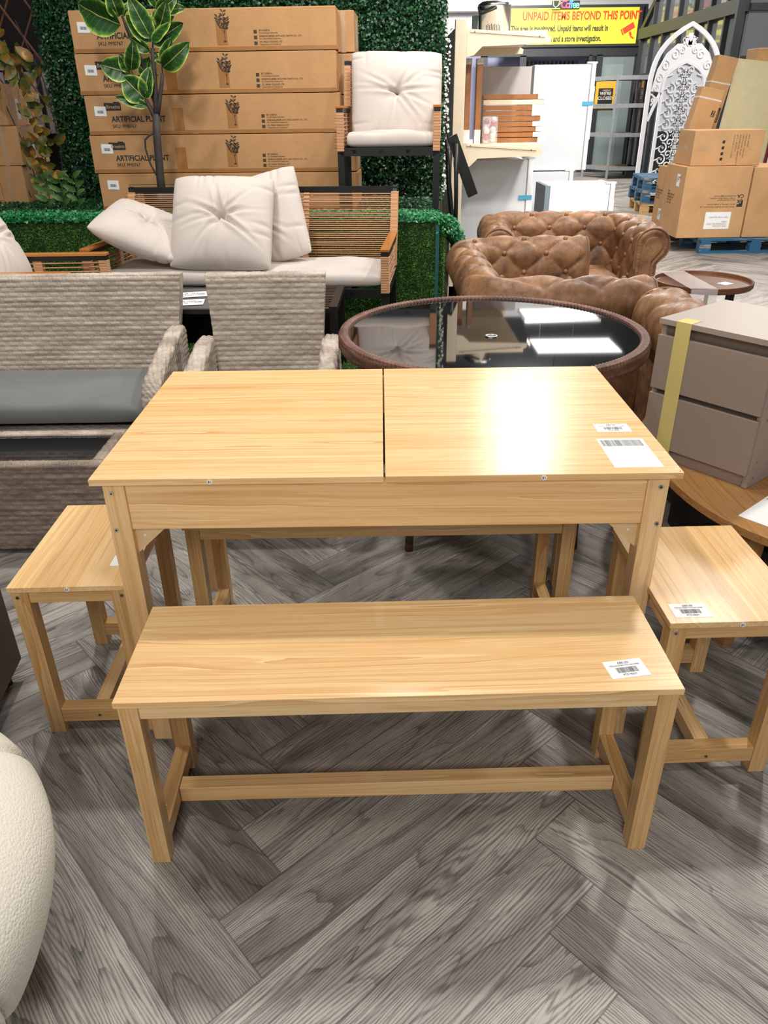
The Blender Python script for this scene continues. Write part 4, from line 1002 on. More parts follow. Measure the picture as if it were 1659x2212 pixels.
MB().tube([Q(-1.352, 1.36), Q(-1.338, 1.5), Q(-1.325, 1.66), Q(-1.318, 1.74)], [.018, .015, .014, .013], 10).build('branch', TRUNK, ft_, smooth=True)
MB().tube([Q(-1.318, 1.74), Q(-1.30, 1.82), Q(-1.26, 1.92), Q(-1.25, 2.0)], [.005, .005, .005, .004], 6).build('branch', TRUNK, ft_, smooth=True)
MB().tube([Q(-1.345, 1.39), Q(-1.318, 1.47), Q(-1.292, 1.56), Q(-1.279, 1.61)], [.015, .012, .011, .011], 10).build('branch', TRUNK, ft_, smooth=True)
MB().tube([Q(-1.279, 1.61), Q(-1.278, 1.66), Q(-1.26, 1.76)], [.004, .004, .003], 6).build('branch', TRUNK, ft_, smooth=True)
MB().tube([Q(-1.356, 1.36), Q(-1.376, 1.42), Q(-1.40, 1.475)], [.015, .013, .012], 10).build('branch', TRUNK, ft_, smooth=True)
MB().tube([Q(-1.35, 1.45, .02), Q(-1.40, 1.66, .04), Q(-1.455, 1.84, .02), Q(-1.47, 1.90)], [.013, .013, .012, .005], 10).build('branch', TRUNK, ft_, smooth=True)
MB().tube([Q(-1.37, 1.30), Q(-1.41, 1.285), Q(-1.44, 1.26), Q(-1.445, 1.21), Q(-1.43, 1.13), Q(-1.405, 1.07), Q(-1.385, 1.04)], [.006]*7, 8).build('loose_branch', TRUNK, ft_, smooth=True)
LV = [(-1.483, 1.857, -1.718, 1.964, 0.6), (-1.49, 1.895, -1.507, 2.019, 0.6), (-1.468, 1.895, -1.407, 1.961, 0.45), (-1.318, 1.785, -1.403, 1.985, 0.42), (-1.323, 1.769, -1.433, 1.901, 0.45), (-1.334, 1.721, -1.446, 1.796, 0.4), (-1.318, 1.769, -1.174, 1.91, 0.46), (-1.319, 1.76, -1.114, 1.858, 0.36), (-1.275, 1.641, -1.087, 1.764, 0.42), (-1.276, 1.655, -1.196, 1.788, 0.4), (-1.283, 1.66, -1.317, 1.725, 0.4), (-1.403, 1.479, -1.51, 1.596, 0.8), (-1.466, 1.615, -1.633, 1.659, 0.62), (-1.463, 1.629, -1.507, 1.709, 0.7), (-1.463, 1.629, -1.408, 1.777, 0.45), (-1.405, 1.602, -1.359, 1.7, 0.65), (-1.395, 1.44, -1.573, 1.494, 0.26), (-1.403, 1.479, -1.346, 1.646, 0.42), (-1.254, 1.942, -1.296, 2.038, 0.5), (-1.236, 1.917, -1.104, 1.933, 0.42), (-1.277, 1.826, -1.327, 1.911, 0.5), (-1.261, 1.839, -1.19, 1.961, 0.5), (-1.312, 1.771, -1.239, 1.861, 0.5), (-1.252, 1.95, -1.169, 2.015, 0.6), (-1.288, 1.839, -1.233, 1.939, 0.5), (-1.264, 1.906, -1.134, 1.982, 0.45)]
for k, (a, b, c, d, w) in enumerate(LV):
    r = random.Random(k); leaf(ft_, (a-ox, b-oz), (c-ox, d-oz), w, 0, r.uniform(-.08, .05), k)
MB().tube([Q(-1.40, 1.475), Q(-1.44, 1.56), Q(-1.463, 1.63)], .004, 6).build('branch', TRUNK, ft_, smooth=True)
# low leafy sprig and autumn vine
SPR = plain('sprig_green', lin(70, 110, 50), .5, noise=.2); 
sp_ = thing('leafy_sprig', 'small leafy green sprig low between the carton stacks', 'plant', (-2.12, 5.45, HT))
for k in range(3):
    x = -.12+k*.10; MB().tube([(x, 0, 0), (x+.02, 0, .12), (x+.01*k, -.02, .24)], .003, 5).build('stem', SPR, sp_)
    for j in range(7): r = random.Random(k*9+j); z = .05+j*.028; s_ = (-1)**j; leaf(sp_, (x+.01, z), (x+.01+s_*.07, z+.045), .4, -.01, -.04+r.uniform(-.02, .02), j, SPR, nu=3, nv=6)
AUT = NT('autumn_leaf'); _c = AUT.coord(); AUT = AUT.set(AUT.ramp(AUT.noise(_c, 9, 3, .7), [(.36, lin(54, 60, 28)), (.50, lin(104, 106, 40)), (.58, lin(150, 84, 40)), (.68, lin(190, 182, 70))]), .45)
vn = thing('autumn_vine', 'artificial vine of olive, orange and yellow leaves hanging at the left', 'vine', (-2.5, 6.0, HT))
r = random.Random(4)
for k in range(5): MB().tube([(-.62+k*.17, .02, 1.15), (-.50+k*.17, .0, .8), (-.30+k*.13, -.02, .4), (-.15+k*.08, -.02, .05)], .004, 5).build('vine_stem', TRUNK, vn)
n_ = 0
while n_ < 96:
    x, z = (r.uniform(-.75, .02), r.uniform(.78, 1.18)) if n_ < 52 else (r.uniform(.03, .24), r.uniform(.12, .95))
    a = r.uniform(0, 2*PI); l = r.uniform(.08, .13)
    y0_ = -.12-r.uniform(0, .12); leaf(vn, (x, z), (x+l*math.cos(a), z+l*math.sin(a)), .55, y0_, y0_-r.uniform(.0, .05), n_, AUT, nu=5, nv=7, fold=.2); n_ += 1
tr = thing('trellis', 'brown willow lattice trellis at the top left', 'trellis', (-2.9, 6.35, 1.55))
TW = plain('willow', lin(112, 72, 52), .7)
for k in range(7):
    MB().tube([(-.7+k*.2, 0, .75), (-.15+k*.2, 0, -.1)], .008, 6).build('lattice_stick', TW, tr); MB().tube([(-.9+k*.2, .02, -.1), (-.4+k*.2, .02, .75)], .006, 6).build('lattice_stick', TW, tr)
fb = thing('slatted_bench', 'dark slatted bench frame with a pale seat behind the left cartons', 'bench', (-3.05, 6.9, HT+.45))
MB().box(-.6, .55, -.02, .02, .48, .56).build('top_rail', BLKM, fb); MB().box(.49, .56, -.02, .02, -.4, .5).build('post', BLKM, fb)
for k in range(9): MB().box(-.55+k*.125, -.52+k*.125, -.01, .01, 0, .48).build('slat', BLKM, fb)
MB().box(-.6, .5, .03, .12, .0, .44).build('pale_back', plain('pale_blush', lin(196, 186, 190), .7), fb)
ba = thing('blue_awning', 'blue fabric edge hanging at the top left corner', 'fabric', (-3.2, 7.3, 2.30)); MB().box(-.8, .62, -.01, .3, .10, .7).build('cloth', plain('blue_cloth', lin(20, 62, 128), .7), ba)
MB().box(-3.9, -2.60, 7.35, 7.45, HT, 2.42).build('dark_partition', plain('dark_board', lin(26, 18, 17), .8), None)
tag(bpy.data.objects['dark_partition'], 'very dark board partition behind the trellis', 'partition')

# ------------------------------------------------------------------ cream gondola shelving
go = thing('gondola_shelving', 'cream metal shop shelving unit with cantilever shelves beside the hedge', 'shelving', (.60, 6.4, 0))
MB().box(-.042, .05, 0, 1.25, 0, .1).build('base_plinth', CREAM, go)
up_ = MB().box(-.04, .045, 0, .06, 0, 1.975).build('upright', CREAM, go, bevel=.004); up2 = MB().box(-.04, .045, 1.2, 1.26, 0, 1.975).build('upright', CREAM, go, bevel=.004)
MB().box(-.01, .0, .06, 1.2, .1, 1.95).build('back_panel', plain('grey_green_panel', lin(150, 156, 146), .6), go)
for zz, dx in ((1.905, .66), (1.165, .66)):
    for yy in (.0, 1.2):
        MB().prism([(.045, zz+.01), (dx-.04, zz-.03), (dx, zz-.05), (dx-.005, zz-.085), (.16, zz-.10), (.10, zz-.155), (.045, zz-.165)], yy, yy+.012).build('bracket', CREAM, go)
    MB().box(.055, dx-.03, .005, 1.2, zz-.035, zz-.005).build('shelf', CREAM, go, bevel=.002)
    MB().prism([(.07, zz+.003), (dx-.05, zz-.035), (dx-.05, zz-.048), (.07, zz-.012)], -.006, 0).build('shelf_edge', CREAM, go)
    for px in (.10, dx-.09): MB().cyl((px, -.007, zz-.008-(px-.07)*.07), .004, .002, 10, 'y').build('rivet', BLKM, go)
for z in np.arange(.2, 1.9, .07): pass
sl_ = MB()
for z in np.arange(.25, 1.9, .07): sl_.box(.0452, .0458, .02, .03, z, z+.03)
sl_.build('slot_holes', BLKM, go)
# things on it
ur = thing('water_urn', 'stainless steel hot water urn on the top cream shelf', 'urn', (.905, 6.95, 1.902))
MB().lathe([(.10, 0), (.118, .01), (.122, .19), (.127, .195), (.127, .21), (.10, .228), (.02, .235)], 40).build('body', STEEL, ur, smooth=True)
MB().tube([(-.125, -.03, .19), (-.12, -.10, .14), (-.04, -.135, .165), (.0, -.13, .18)], .010, 8).build('handle', BLKM, ur, smooth=True)
v_ = MB()
for a in range(9):
    for b in range(6): an = math.radians(-125+a*6.5); v_.cyl((.1225*math.cos(an), .1225*math.sin(an), .012+b*.010+.007*(a % 2)), .003, .003, 6)
v_.build('vent_holes', BLKM, ur)
MB().box(-.165, -.125, -.03, .04, .0, .14).build('tap_housing', plain('dark_green', lin(28, 52, 38), .4), ur)
BRN = plain('brown_slats', lin(158, 104, 60), .4, noise=.12); CAPW = plain('white_end_cap', lin(228, 224, 220), .6); PLAS = plain('shrink_wrap_grey', lin(200, 196, 196), .3)
for k, x in enumerate((.105, .19)):
    t = thing('wrapped_slat_bundle', ('left' if k == 0 else 'right')+' of two brown slat bundles standing upright on the cream shelf', 'slat bundle', (.60+x-.02, 6.62, 1.1605), 0)
    MB().box(-.02, .02, -.05, .05, .10, .54).build('slats', BRN, t); MB().box(-.023, .023, -.053, .053, 0, .10).build('end_cap', CAPW, t); MB().box(-.023, .023, -.053, .053, .54, .58).build('end_cap', CAPW, t)
sp = [(1.0, .0), (.96, .0), (1.03, 1), (.93, .0), (1.02, 1), (.95, .0), (.94, .0), (1.05, 1), (1.0, .0)]
for k in range(9):
    L_ = (.52, .48, .50, .47, .53, .46, .46, .55, .50)[k]; z = 1.1605+k*.0385
    t = thing('wrapped_slat_bundle', '%s wrapped slat bundle with white end cap in the pile on the cream shelf' % ('bottom', 'second', 'third', 'fourth', 'middle', 'sixth', 'seventh', 'eighth, pale', 'topmost')[k], 'slat bundle', (.835, 6.92, z), 0, 'slat bundles piled on the cream shelf')
    MB().box(0, L_-.07, -.13, .13, .001, .0345).build('slats', CREAM if k == 7 else BRN, t); MB().box(L_-.07, L_, -.134, .134, .0005, .0365).build('end_cap', CAPW, t)
wb = MB().box(-.0, .46, 0, .02, 0, .20).build('white_board', PLAS, None); wb.location = (.80, 7.12, 1.50); wb.location.z = 1.1605+9*.0385; tag(wb, 'white plastic-wrapped board standing on top of the slat bundles', 'board')
bb = thing('bauble_tub', 'clear tub of pink, silver and white baubles on the lower cream shelf', 'bauble tub', (.865, 6.56, 1.161))
r = random.Random(1)
for k in range(14):
    c = [(.8, .8, .8), lin(196, 60, 80), lin(232, 230, 232), lin(150, 60, 90)][r.choice((0, 2, 2, 1, 0, 3))]
    MB().sphere((-.026+.052*(k % 2)+r.uniform(-.004, .004), r.uniform(-.02, .02), .024+.024*(k//1)*.92*.5), .0235, 12).build('bauble', plain('bauble_%d' % k, c, .15, .3), bb, smooth=True)
MB().box(-.055, .055, -.04, .04, .0, .19).build('clear_tub', FILM, bb)

# ------------------------------------------------------------------ freezers
def fridge(label, x0, x1, y0, y1, z0, z1, door=1, tape=(), name='freezer', handle=True):
    t = thing(name, label, 'freezer', ((x0+x1)/2, (y0+y1)/2, z0)); w = (x1-x0)/2; d = (y1-y0)/2; h = z1-z0
    MB().box(-w, w-.05, -d, d, 0, h).build('cabinet', WHITE, t, bevel=.006)
    MB().box(w-.045, w, -d-.004, d, .0, h+.004).build('door', WHITE2, t, bevel=.006)
    MB().box(w-.012, w+.012, -d+.02, -d+.04, h*.3, h*.8).build('handle', WHITE2, t)
    for a, b in ((0, .02),): MB().box(w-.05, w-.045, -d, d, 0, h).build('gasket', plain('gasket_grey', lin(150, 152, 156), .6), t)
    MB().box(w-.09, w+.01, -d+.0, -d+.06, h+.004, h+.022).build('hinge_cover', WHITE2, t, bevel=.003)
    for (a, b) in tape: q = MB().box(w-.11, w+.003, -d-.0062, -d-.0050, a, b).build('blue_tape', BTAPE, t); q['label'] = 'light blue tape strip'
    return t
fridge('white freezer nearest the cream shelving, door edge at right with blue tape', .68, 1.285, 6.86, 7.45, 0, 1.03, tape=((.72, .755),))
fridge('tall white freezer standing behind the others, the tallest one', 1.62, 2.26, 9.0, 9.65, .80, 1.80, tape=((.62, .66),))
fridge('low white freezer underneath the tallest freezer', 1.50, 2.12, 8.95, 9.65, 0, .79)
fz = fridge('low white freezer in front, farthest right of the white freezers, blue tape near its bottom', 1.66, 2.32, 8.0, 8.5, 0, .735, tape=((.43, .47),))
MB().box(-.36, -.31, -.26, .25, .0, .73).build('grey_side', plain('blue_grey_plate', lin(122, 136, 142), .5), fz)
# ------------------------------------------------------------------ pallets
def pallet(label, loc, rotz, m, group=None, w=1.2, d=1.0, h=.15):
    t = thing('pallet', label, 'pallet', loc, rotz, group)
    for k in range(7):
        y = -d/2+.05+k*(d-.1)/6; MB().box(-w/2, w/2, y-.05, y+.05, h-.022, h).build('deck_board', m, t)
    for k in range(3):
        y = (-d/2+.05, 0, d/2-.05)[k]; MB().box(-w/2, w/2, y-.05, y+.05, 0, .02).build('bottom_board', m, t)
        for j in range(3): x = (-w/2+.06, 0, w/2-.06)[j]; MB().box(x-.06, x+.06, y-.05, y+.05, .02, h-.044).build('block', m, t)
    for j in range(3): x = (-w/2+.06, 0, w/2-.06)[j]; MB().box(x-.05, x+.05, -d/2, d/2, h-.044, h-.022).build('stringer_board', m, t)
    return t
pallet('blue pallet on the grey floor carrying the big cartons at the right', (4.03, 8.98, 0), .0, BLUEP, 'blue pallets', 1.2, 1.12)
pallet('pale raw wood pallet at the bottom of the stack of three', (4.50, 12.25, 0), -.12, RAWP)
pallet('blue pallet in the middle of the stack of three', (4.48, 12.25, .151), -.10, BLUEP, 'blue pallets', h=.17)
pallet('topmost blue pallet of the stack of three', (4.50, 12.25, .322), -.13, BLUEP, 'blue pallets', h=.17)
y = -.3005
pz = .152
c1 = carton('big carton with a white paper notice stuck low on its front, on the blue pallet', (.69, .60, .70), (3.525, 8.78, pz), 0, CARD2)
n_ = MB().box(-.07, .20, y-.0008, y, .09, .26).build('paper_notice', PAPER, c1)
text('printed_text', 'THIS CARTON\nCONTAINS MULTIPLE\nITEMS\n\nSPLIT FOR DELIVERY', .022, plain('red_ink', lin(150, 70, 66), .6), n_, (.17, y-.0012, .165), (PI/2, PI, 0))
text('printed_text', 'UK\nCA', .05, INK, c1, (.30, y-.0005, .39), (PI/2, PI, 0), .001)
MB().prism([(.24, .31), (.30, .31), (.30, .37), (.28, .37), (.28, .34), (.26, .345), (.26, .33), (.24, .34)], y-.0008, y).build('printed_icon', INK, c1)
for z_, s_ in ((.415, 'customerservice@gmail.com'), (.395, '13 Mead Trading Estate, Waltham'), (.375, 'Unit 5, United Kingdom'), (.335, 'Room 2, Building A, Jiangbei District'), (.31, 'Huizhou Sunrise Outdoor Furniture Co., Ltd')):
    text('printed_text', s_, .020, INKB, c1, (.22, y-.0005, z_), (PI/2, PI, 0))
c2 = carton('big carton at the right edge of the picture on the blue pallet', (.72, .62, .69), (4.245, 8.79, pz), 0, CARD2)
for z_, s_ in ((.415, '13 Mead Trading Estate'), (.335, 'Jiangbei District'), (.31, 'Outdoor Furniture Co., Ltd')): text('printed_text', s_, .020, INKB, c2, (.12, -.3105, z_), (PI/2, PI, 0))
c3 = carton('carton lying across the top of the big cartons, printed sideways', (.72, .45, .335), (3.60, 8.80, pz+.70), 0, CARD2)
for k, s_ in enumerate(('MFG: SPIDER', 'ITEM NAME: rattan chair', 'ITEM COLOR: Brown', 'PACKING SIZE: 100x57x58 CM', 'QTY: 1 PCS/CTN', 'N.W./G.W: 11 / 13  KGS')): text('printed_text', s_, .021, INKB, c3, (.20-k*.03, -.2255, .29), (PI/2, PI/2, 0))
for k, z_ in enumerate((.21, .155, .10, .05)):
    MB().prism([(-.06, z_), (-.04, z_), (-.035, z_+.025), (-.055, z_+.03), (-.066, z_+.015)], -.2262, -.2253).build('printed_icon', INK, c3)
MB().box(-.30, -.22, -.2262, -.2253, .14, .18).build('packing_tape', TAPEC, c3); MB().box(-.3608, -.3602, -.08, .02, .14, .20).build('packing_tape', TAPEC, c3)
c4 = carton('narrow carton behind the big ones on the blue pallet, shipping label low on its end', (.62, .36, .66), (3.53, 9.28, pz), 0, CARD2)
for c_, z1_, yy in ((c1, .50, -.15), (c4, .10, -.10)):
    X_ = (-.345 if c_ is c1 else -.31)-.0008
    o = MB().box(X_, X_+.0006, yy, yy+.09, z1_, z1_+.12).build('shipping_label', PAPER, c_); text('printed_text', 'TO: NAME\nXXXXX\nPCS', .02, INK, o, (X_-.0006, yy+.08, z1_+.07), (PI/2, 0, -PI/2))
    text('printed_text', 'SIZE\nNAME: SOFA SET\nPACKING SIZE\nN.W  KGS\nG.W  KGS', .028, INKB, c_, (X_-.0006, .15, .38), (PI/2, 0, -PI/2))
# leaning long cartons and boards behind
def lean_box(label, p, size, ry, rx=.0):
    t = thing('long_carton', label, 'box', p); t.rotation_euler = (rx, ry, 0); w, d, h = size
    MB().box(-w/2, w/2, -d/2, d/2, 0, h).build('carton', CARD2, t, bevel=.006)
    for z_ in (h*.30, h*.86): MB().box(-w/2-.001, w/2+.001, -d/2-.001, d/2+.001, z_, z_+.015).build('white_strap', plain('strap_white', lin(220, 214, 204), .5), t)
    q = MB().box(.06, .10, -d/2-.0012, -d/2-.0004, h*.66, h*.74).build('printed_logo', INKB, t); text('printed_text', 'Breeins', .035, CARD2, q, (.08, -d/2-.0014, h*.665), (PI/2, -PI/2, 0))
    return t
lean_box('shorter of the two long cartons leaning behind the big cartons', (3.47, 9.34, .815), (.25, .16, .77), .20)
lean_box('taller of the two long cartons leaning behind the big cartons', (3.60, 9.86, .0), (.23, .16, 1.92), .175)
cp = MB().box(-.45, .35, 0, .05, 0, 1.82).build('cream_panel', plain('cream_panel_board', lin(228, 220, 178), .6, noise=.04, nscale=9), None); cp.location = (4.45, 10.10, .03); cp.rotation_euler = (0, .10, 0); tag(cp, 'pale cream textured board leaning upright at the right edge', 'board')
rsn = thing('lattice_screen', 'dark red framed paper lattice screen at the right edge', 'screen', (4.62, 9.95, 0)); rsn.rotation_euler = (0, .04, 0)
REDM = plain('dark_red', lin(110, 26, 38), .4); MB().box(0, .03, 0, .03, .3, 1.55).build('frame', REDM, rsn); MB().box(.03, .6, .01, .02, .3, 1.55).build('paper', plain('screen_paper', lin(230, 224, 230), .7), rsn)
mb = MB()
for k in range(10): mb.box(.03, .6, 0, .03, .36+k*.13, .37+k*.13)
for k in range(4): mb.box(.08+k*.13, .09+k*.13, 0, .03, .3, 1.55)
mb.build('lattice', plain('purple_brown', lin(70, 40, 52), .5), rsn)
carton('carton seen above the cream board at the right edge', (.5, .3, .25), (4.79, 10.62, 1.76), 0, CARD2)
carton('carton supporting the one above the cream board', (.5, .34, 1.755), (4.86, 10.62, 0), 0, CARD2)

# ------------------------------------------------------------------ white lattice arch
ar = thing('lattice_arch', 'tall white pointed arch panel with fretwork scrolls', 'arch panel', (4.83, 13.6, 0), .0)
zs, R2 = 1.55, 1.0
def ogive(w, h, zb, zsp, n=18):
    """half-width w, apex at height h, spring at zsp"""
    pts = [(-w, zb)]
    for i in range(n+1):
        t_ = i/n; pts.append((-w*(1-t_**4.3), zsp+(h-zsp)*t_))
    pts = pts+[(-x, z) for x, z in reversed(pts[:-1])]
    return pts
def ribbon(mb, pts, wd, y0, y1, closed=False):
    pts = [Vector((p[0], p[1])) for p in pts]; n = len(pts); L_ = []; R2_ = []
    for i in range(n):
        a = pts[(i-1) % n] if (closed or i > 0) else pts[i]; b = pts[(i+1) % n] if (closed or i < n-1) else pts[i]
        d = (b-a); d = d.normalized() if d.length > 0 else Vector((1, 0)); q = Vector((-d.y, d.x))*wd/2; L_.append(pts[i]+q); R2_.append(pts[i]-q)
    base = len(mb.v)
    for i in range(n):
        for p, yy in ((L_[i], y0), (R2_[i], y0), (R2_[i], y1), (L_[i], y1)): mb.v.append((p.x, yy, p.y))
    for i in range(n if closed else n-1):
        for k in range(4): a = base+i*4+k; b = base+i*4+(k+1) % 4; c = base+((i+1) % n)*4+(k+1) % 4; d = base+((i+1) % n)*4+k; mb.f.append((a, b, c, d))
    if not closed: mb.f.append((base, base+1, base+2, base+3)); mb.f.append(tuple(base+(n-1)*4+k for k in range(4)))
ARW = plain('white_mdf', lin(224, 224, 228), .6)
mb = MB(); ribbon(mb, ogive(.54, 2.52, .02, 1.35), .062, 0, .05); mb.build('outer_frame', ARW, ar)
mb = MB(); ribbon(mb, ogive(.33, 2.02, .02, 1.55), .045, .0, .05); mb.build('inner_frame', ARW, ar)
mb = MB(); mb.prism([(x, z) for x, z in ogive(.30, 1.98, 1.05, 1.55)], .03, .04)
mb.build('backing_panel', plain('white_backing', lin(190, 193, 199), .7), ar)
mb = MB()
def spiral(cx, cz, r0, turns, a0, sgn): return [(cx+r0*(1-t_/24*.85)*math.cos(a0+sgn*t_/24*turns*2*PI), cz+r0*(1-t_/24*.85)*math.sin(a0+sgn*t_/24*turns*2*PI)) for t_ in range(25)]
def circ(cx, cz, r, n=18): return [(cx+r*math.cos(2*PI*i/n), cz+r*math.sin(2*PI*i/n)) for i in range(n)]
for row in range(11):
    z = .12+row*.17
    for sx in (-1, 1):
        if z < 1.75: ribbon(mb, spiral(sx*.20, z, .085, 1.3, PI/2, sx), .018, .005, .03)
        ribbon(mb, spiral(sx*.09, z+.085, .07, 1.2, -PI/2, -sx), .016, .005, .03)
    ribbon(mb, circ(0, z+.02, .042), .018, .005, .03, True)
    for a in range(6): an = a*PI/3; ribbon(mb, [(.02*math.cos(an), z+.02+.02*math.sin(an)), (.085*math.cos(an), z+.02+.085*math.sin(an))], .02, .005, .03)
    ribbon(mb, [(0, z-.08), (0, z+.10)], .012, .005, .03)
    for sx in (-1, 1): ribbon(mb, [(sx*.33, z-.02), (sx*.28, z), (sx*.19, z+.03)], .016, .005, .03)
mb.build('fretwork', ARW, ar)
mb = MB(); sh_ = ogive(.52, 2.36, 1.55, 1.6); 
out = [(-.50, 1.62), (-.44, 1.92), (-.33, 2.13), (-.18, 2.26), (.18, 2.26), (.33, 2.13), (.44, 1.92), (.50, 1.62)]
inn = [(-.34, 1.60), (-.30, 1.80), (-.18, 1.95), (-.0, 2.03), (.0, 2.03), (.18, 1.95), (.30, 1.80), (.34, 1.60)]
vs = [(p[0], .012, p[1]) for p in out]+[(p[0], .012, p[1]) for p in inn]+[(p[0], .035, p[1]) for p in out]+[(p[0], .035, p[1]) for p in inn]
fs = [(i, i+1, 8+i+1, 8+i) for i in range(7)]+[(16+i, 24+i, 24+i+1, 16+i+1) for i in range(7)]+[(i, 16+i, 17+i, i+1) for i in range(7)]
mb.add(vs, fs)
for sx in (-1, 1):
    for cx, cz, r0 in ((.20, 2.12, .075), (.33, 1.97, .07), (.40, 1.80, .06), (.10, 2.17, .05), (.43, 1.66, .05), (.46, 1.5, .04)):
        ribbon(mb, spiral(sx*cx, cz, r0, 1.4, PI/2, sx), .016, -.002, .02)
    ribbon(mb, [(sx*.35, 1.6), (sx*.5, 1.2)], .035, .0, .04); ribbon(mb, [(sx*.48, 1.42), (sx*.40, 1.52), (sx*.50, 1.58)], .02, .0, .03)
for a, l in ((PI/2, .16), (PI/2+.8, .13), (PI/2-.8, .13)): ribbon(mb, [(0, 2.24), (.5*l*math.cos(a), 2.24+.5*l*math.sin(a)), (l*math.cos(a), 2.24+l*math.sin(a))], .06, 0, .03)
for sx in (-1, 1): ribbon(mb, [(sx*.08, 2.25), (sx*.10, 2.33), (sx*.03, 2.36)], .02, 0, .03)
mb.build('scrolled_crest', ARW, ar)

# ------------------------------------------------------------------ metal rack, shopfront, sign
mr = thing('metal_rack', 'grey metal rack with empty board shelves in front of the shopfront', 'rack', (5.10, 18.1, 0), 0)
for x in (-.08, .58, -.44):
    for yy in (0,) if x != -.44 else (.75,): MB().box(x-.022, x+.022, yy-.02, yy+.02, 0, 2.0).build('post', GALV, mr)
MB().box(.558, .602, .73, .77, 0, 2.0).build('post', GALV, mr)
for z in (.20, .86, 1.42, 1.94):
    pts = [(-.08, 0), (.58, 0), (.58, .75), (-.44, .75)]
    MB().prism(pts, z, z+.02, 'xy').build('shelf_board', plain('chipboard', lin(176, 132, 96), .8), mr)
    q = MB(); 
    for (a, b) in ((pts[0], pts[1]), (pts[1], pts[2]), (pts[2], pts[3]), (pts[3], pts[0])): q.add([(a[0], a[1], z-.03), (b[0], b[1], z-.03), (b[0], b[1], z+.05), (a[0], a[1], z+.05), (a[0], a[1]-.01, z-.03), (b[0], b[1]-.01, z-.03), (b[0], b[1]-.01, z+.05), (a[0], a[1]-.01, z+.05)], [(0, 1, 2, 3), (4, 5, 6, 7), (0, 1, 5, 4), (3, 2, 6, 7)])
    q.build('shelf_beam', GALV, mr)
FR = plain('anthracite_frame', lin(40, 43, 46), .45)
def fbox(name, x0, x1, y0, y1, z0, z1, m=FR, parent=None): return MB().box(x0, x1, y0, y1, z0, z1).build(name, m, parent)
sf = thing('shopfront', 'anthracite framed glass shopfront under the yellow sign', 'shopfront', (0, 20.3, 0))
fbox('header', 2.4, 6.15, 0, .15, 2.46, 2.66, FR, sf); fbox('fascia', 2.9, 6.15, .06, .16, 2.66, 3.46, FR, sf)
for x0_, x1_ in ((3.30, 3.45), (5.08, 5.22), (5.98, 6.12), (4.9, 4.98), (2.4, 2.55)): fbox('post', x0_, x1_, 0, .12, 0, 2.48, FR, sf)
fbox('sill', 5.2, 6.0, 0, .1, 0, .1, FR, sf); fbox('midrail', 2.5, 3.35, 0, .1, 2.1, 2.18, FR, sf)
fbox('glass_pane', 5.22, 5.98, .05, .06, .1, 2.46, PANE, sf); fbox('glass_pane', 2.55, 3.3, .05, .06, 0, 2.1, PANE, sf)
INT = plain('lilac_interior', lin(150, 152, 182), .8); fbox('interior_wall', 2.0, 5.2, .9, 1.0, 0, 3.0, INT, sf); fbox('interior_panel', 5.2, 5.8, .25, .3, .1, 2.30, plain('pale_green_curtain', lin(150, 168, 158), .8), sf)
fbox('interior_panel', 5.8, 6.1, .25, .3, .1, 2.40, plain('interior_dark', lin(46, 44, 44), .8), sf); 
for k in range(14): fbox('blind_slat', 3.5+k*.10, 3.55+k*.10, .84, .89, 2.14, 2.40, BLKM, sf)
q = MB().lathe([(.46, 0), (.46, .02), (.02, .021)], 40).build('round_decor', plain('pale_round', lin(190, 194, 214), .8), sf); q.rotation_euler = (PI/2, 0, 0); q.location = (3.95, .8, 1.85)
for x_ in (4.75, 4.95): fbox('inner_mullion', x_, x_+.05, .5, .56, 0, 2.4, plain('lilac_frame', lin(96, 96, 128), .6), sf)
po = thing('closed_notice', "black We're Closed notice on a yellow backing in the shop window", 'notice', (5.375, 20.29, 1.66))
fbox('yellow_backing', -.24, .24, 0, .01, -.28, .28, plain('amber', lin(214, 164, 40), .6), po); fbox('notice_board', -.17, .17, -.012, -.001, -.20, .14, plain('notice_black', lin(26, 26, 28), .5), po)
text('printed_text', "WE'RE\nCLOSED", .095, plain('notice_white', lin(224, 218, 210), .6), po, (0, -.014, -.02), (PI/2, 0, 0), .001, 'CENTER'); text('printed_text', 'KABINET', .05, plain('notice_gold', lin(214, 190, 150), .6), po, (.02, -.014, .095), (PI/2, 0, 0), 0, 'CENTER')
sg = thing('yellow_sign', 'yellow warning sign reading UNPAID ITEMS BEYOND THIS POINT', 'sign', (4.52, 20.24, 3.03))
SGY = plain('sign_yellow', lin(228, 226, 60), .45); SGR = plain('sign_red', lin(226, 72, 40), .5); SGB = plain('sign_black', lin(58, 56, 28), .5)
fbox('frame', -1.55, 1.50, 0, .05, -.39, .41, FR, sg); fbox('face', -1.50, 1.40, -.012, 0, -.34, .36, SGY, sg)
text('printed_text', 'UNPAID ITEMS BEYOND THIS POINT', .225, SGR, sg, (-1.24, -.016, .20), (PI/2, 0, 0), .008, sx=.73)
text('printed_text', 'This area is monitored. Unpaid items will result in', .165, SGB, sg, (-1.49, -.016, -.035), (PI/2, 0, 0), .007, sx=.665)
text('printed_text', 'prosecution and a store investigation.', .165, SGB, sg, (-1.06, -.016, -.235), (PI/2, 0, 0), .007, sx=.66)
q = MB().cbox((1.20, -.016, -.04), (.27, .004, .12), (0, -.5, 0)).cbox((1.06, -.016, -.12), (.03, .004, .13), (0, -.5, 0)).cbox((1.25, -.016, -.15), (.05, .004, .08), (0, -.4, 0)).cbox((1.30, -.016, -.22), (.09, .004, .03), (0, .5, 0)); q.build('printed_camera', SGR, sg)
ne = thing('neon_sign', 'small multicoloured neon Coffee sign above the yellow sign', 'neon sign', (4.24, 20.15, 3.44))
def E(n, c): return emit('neon_'+n, c, 1.6)
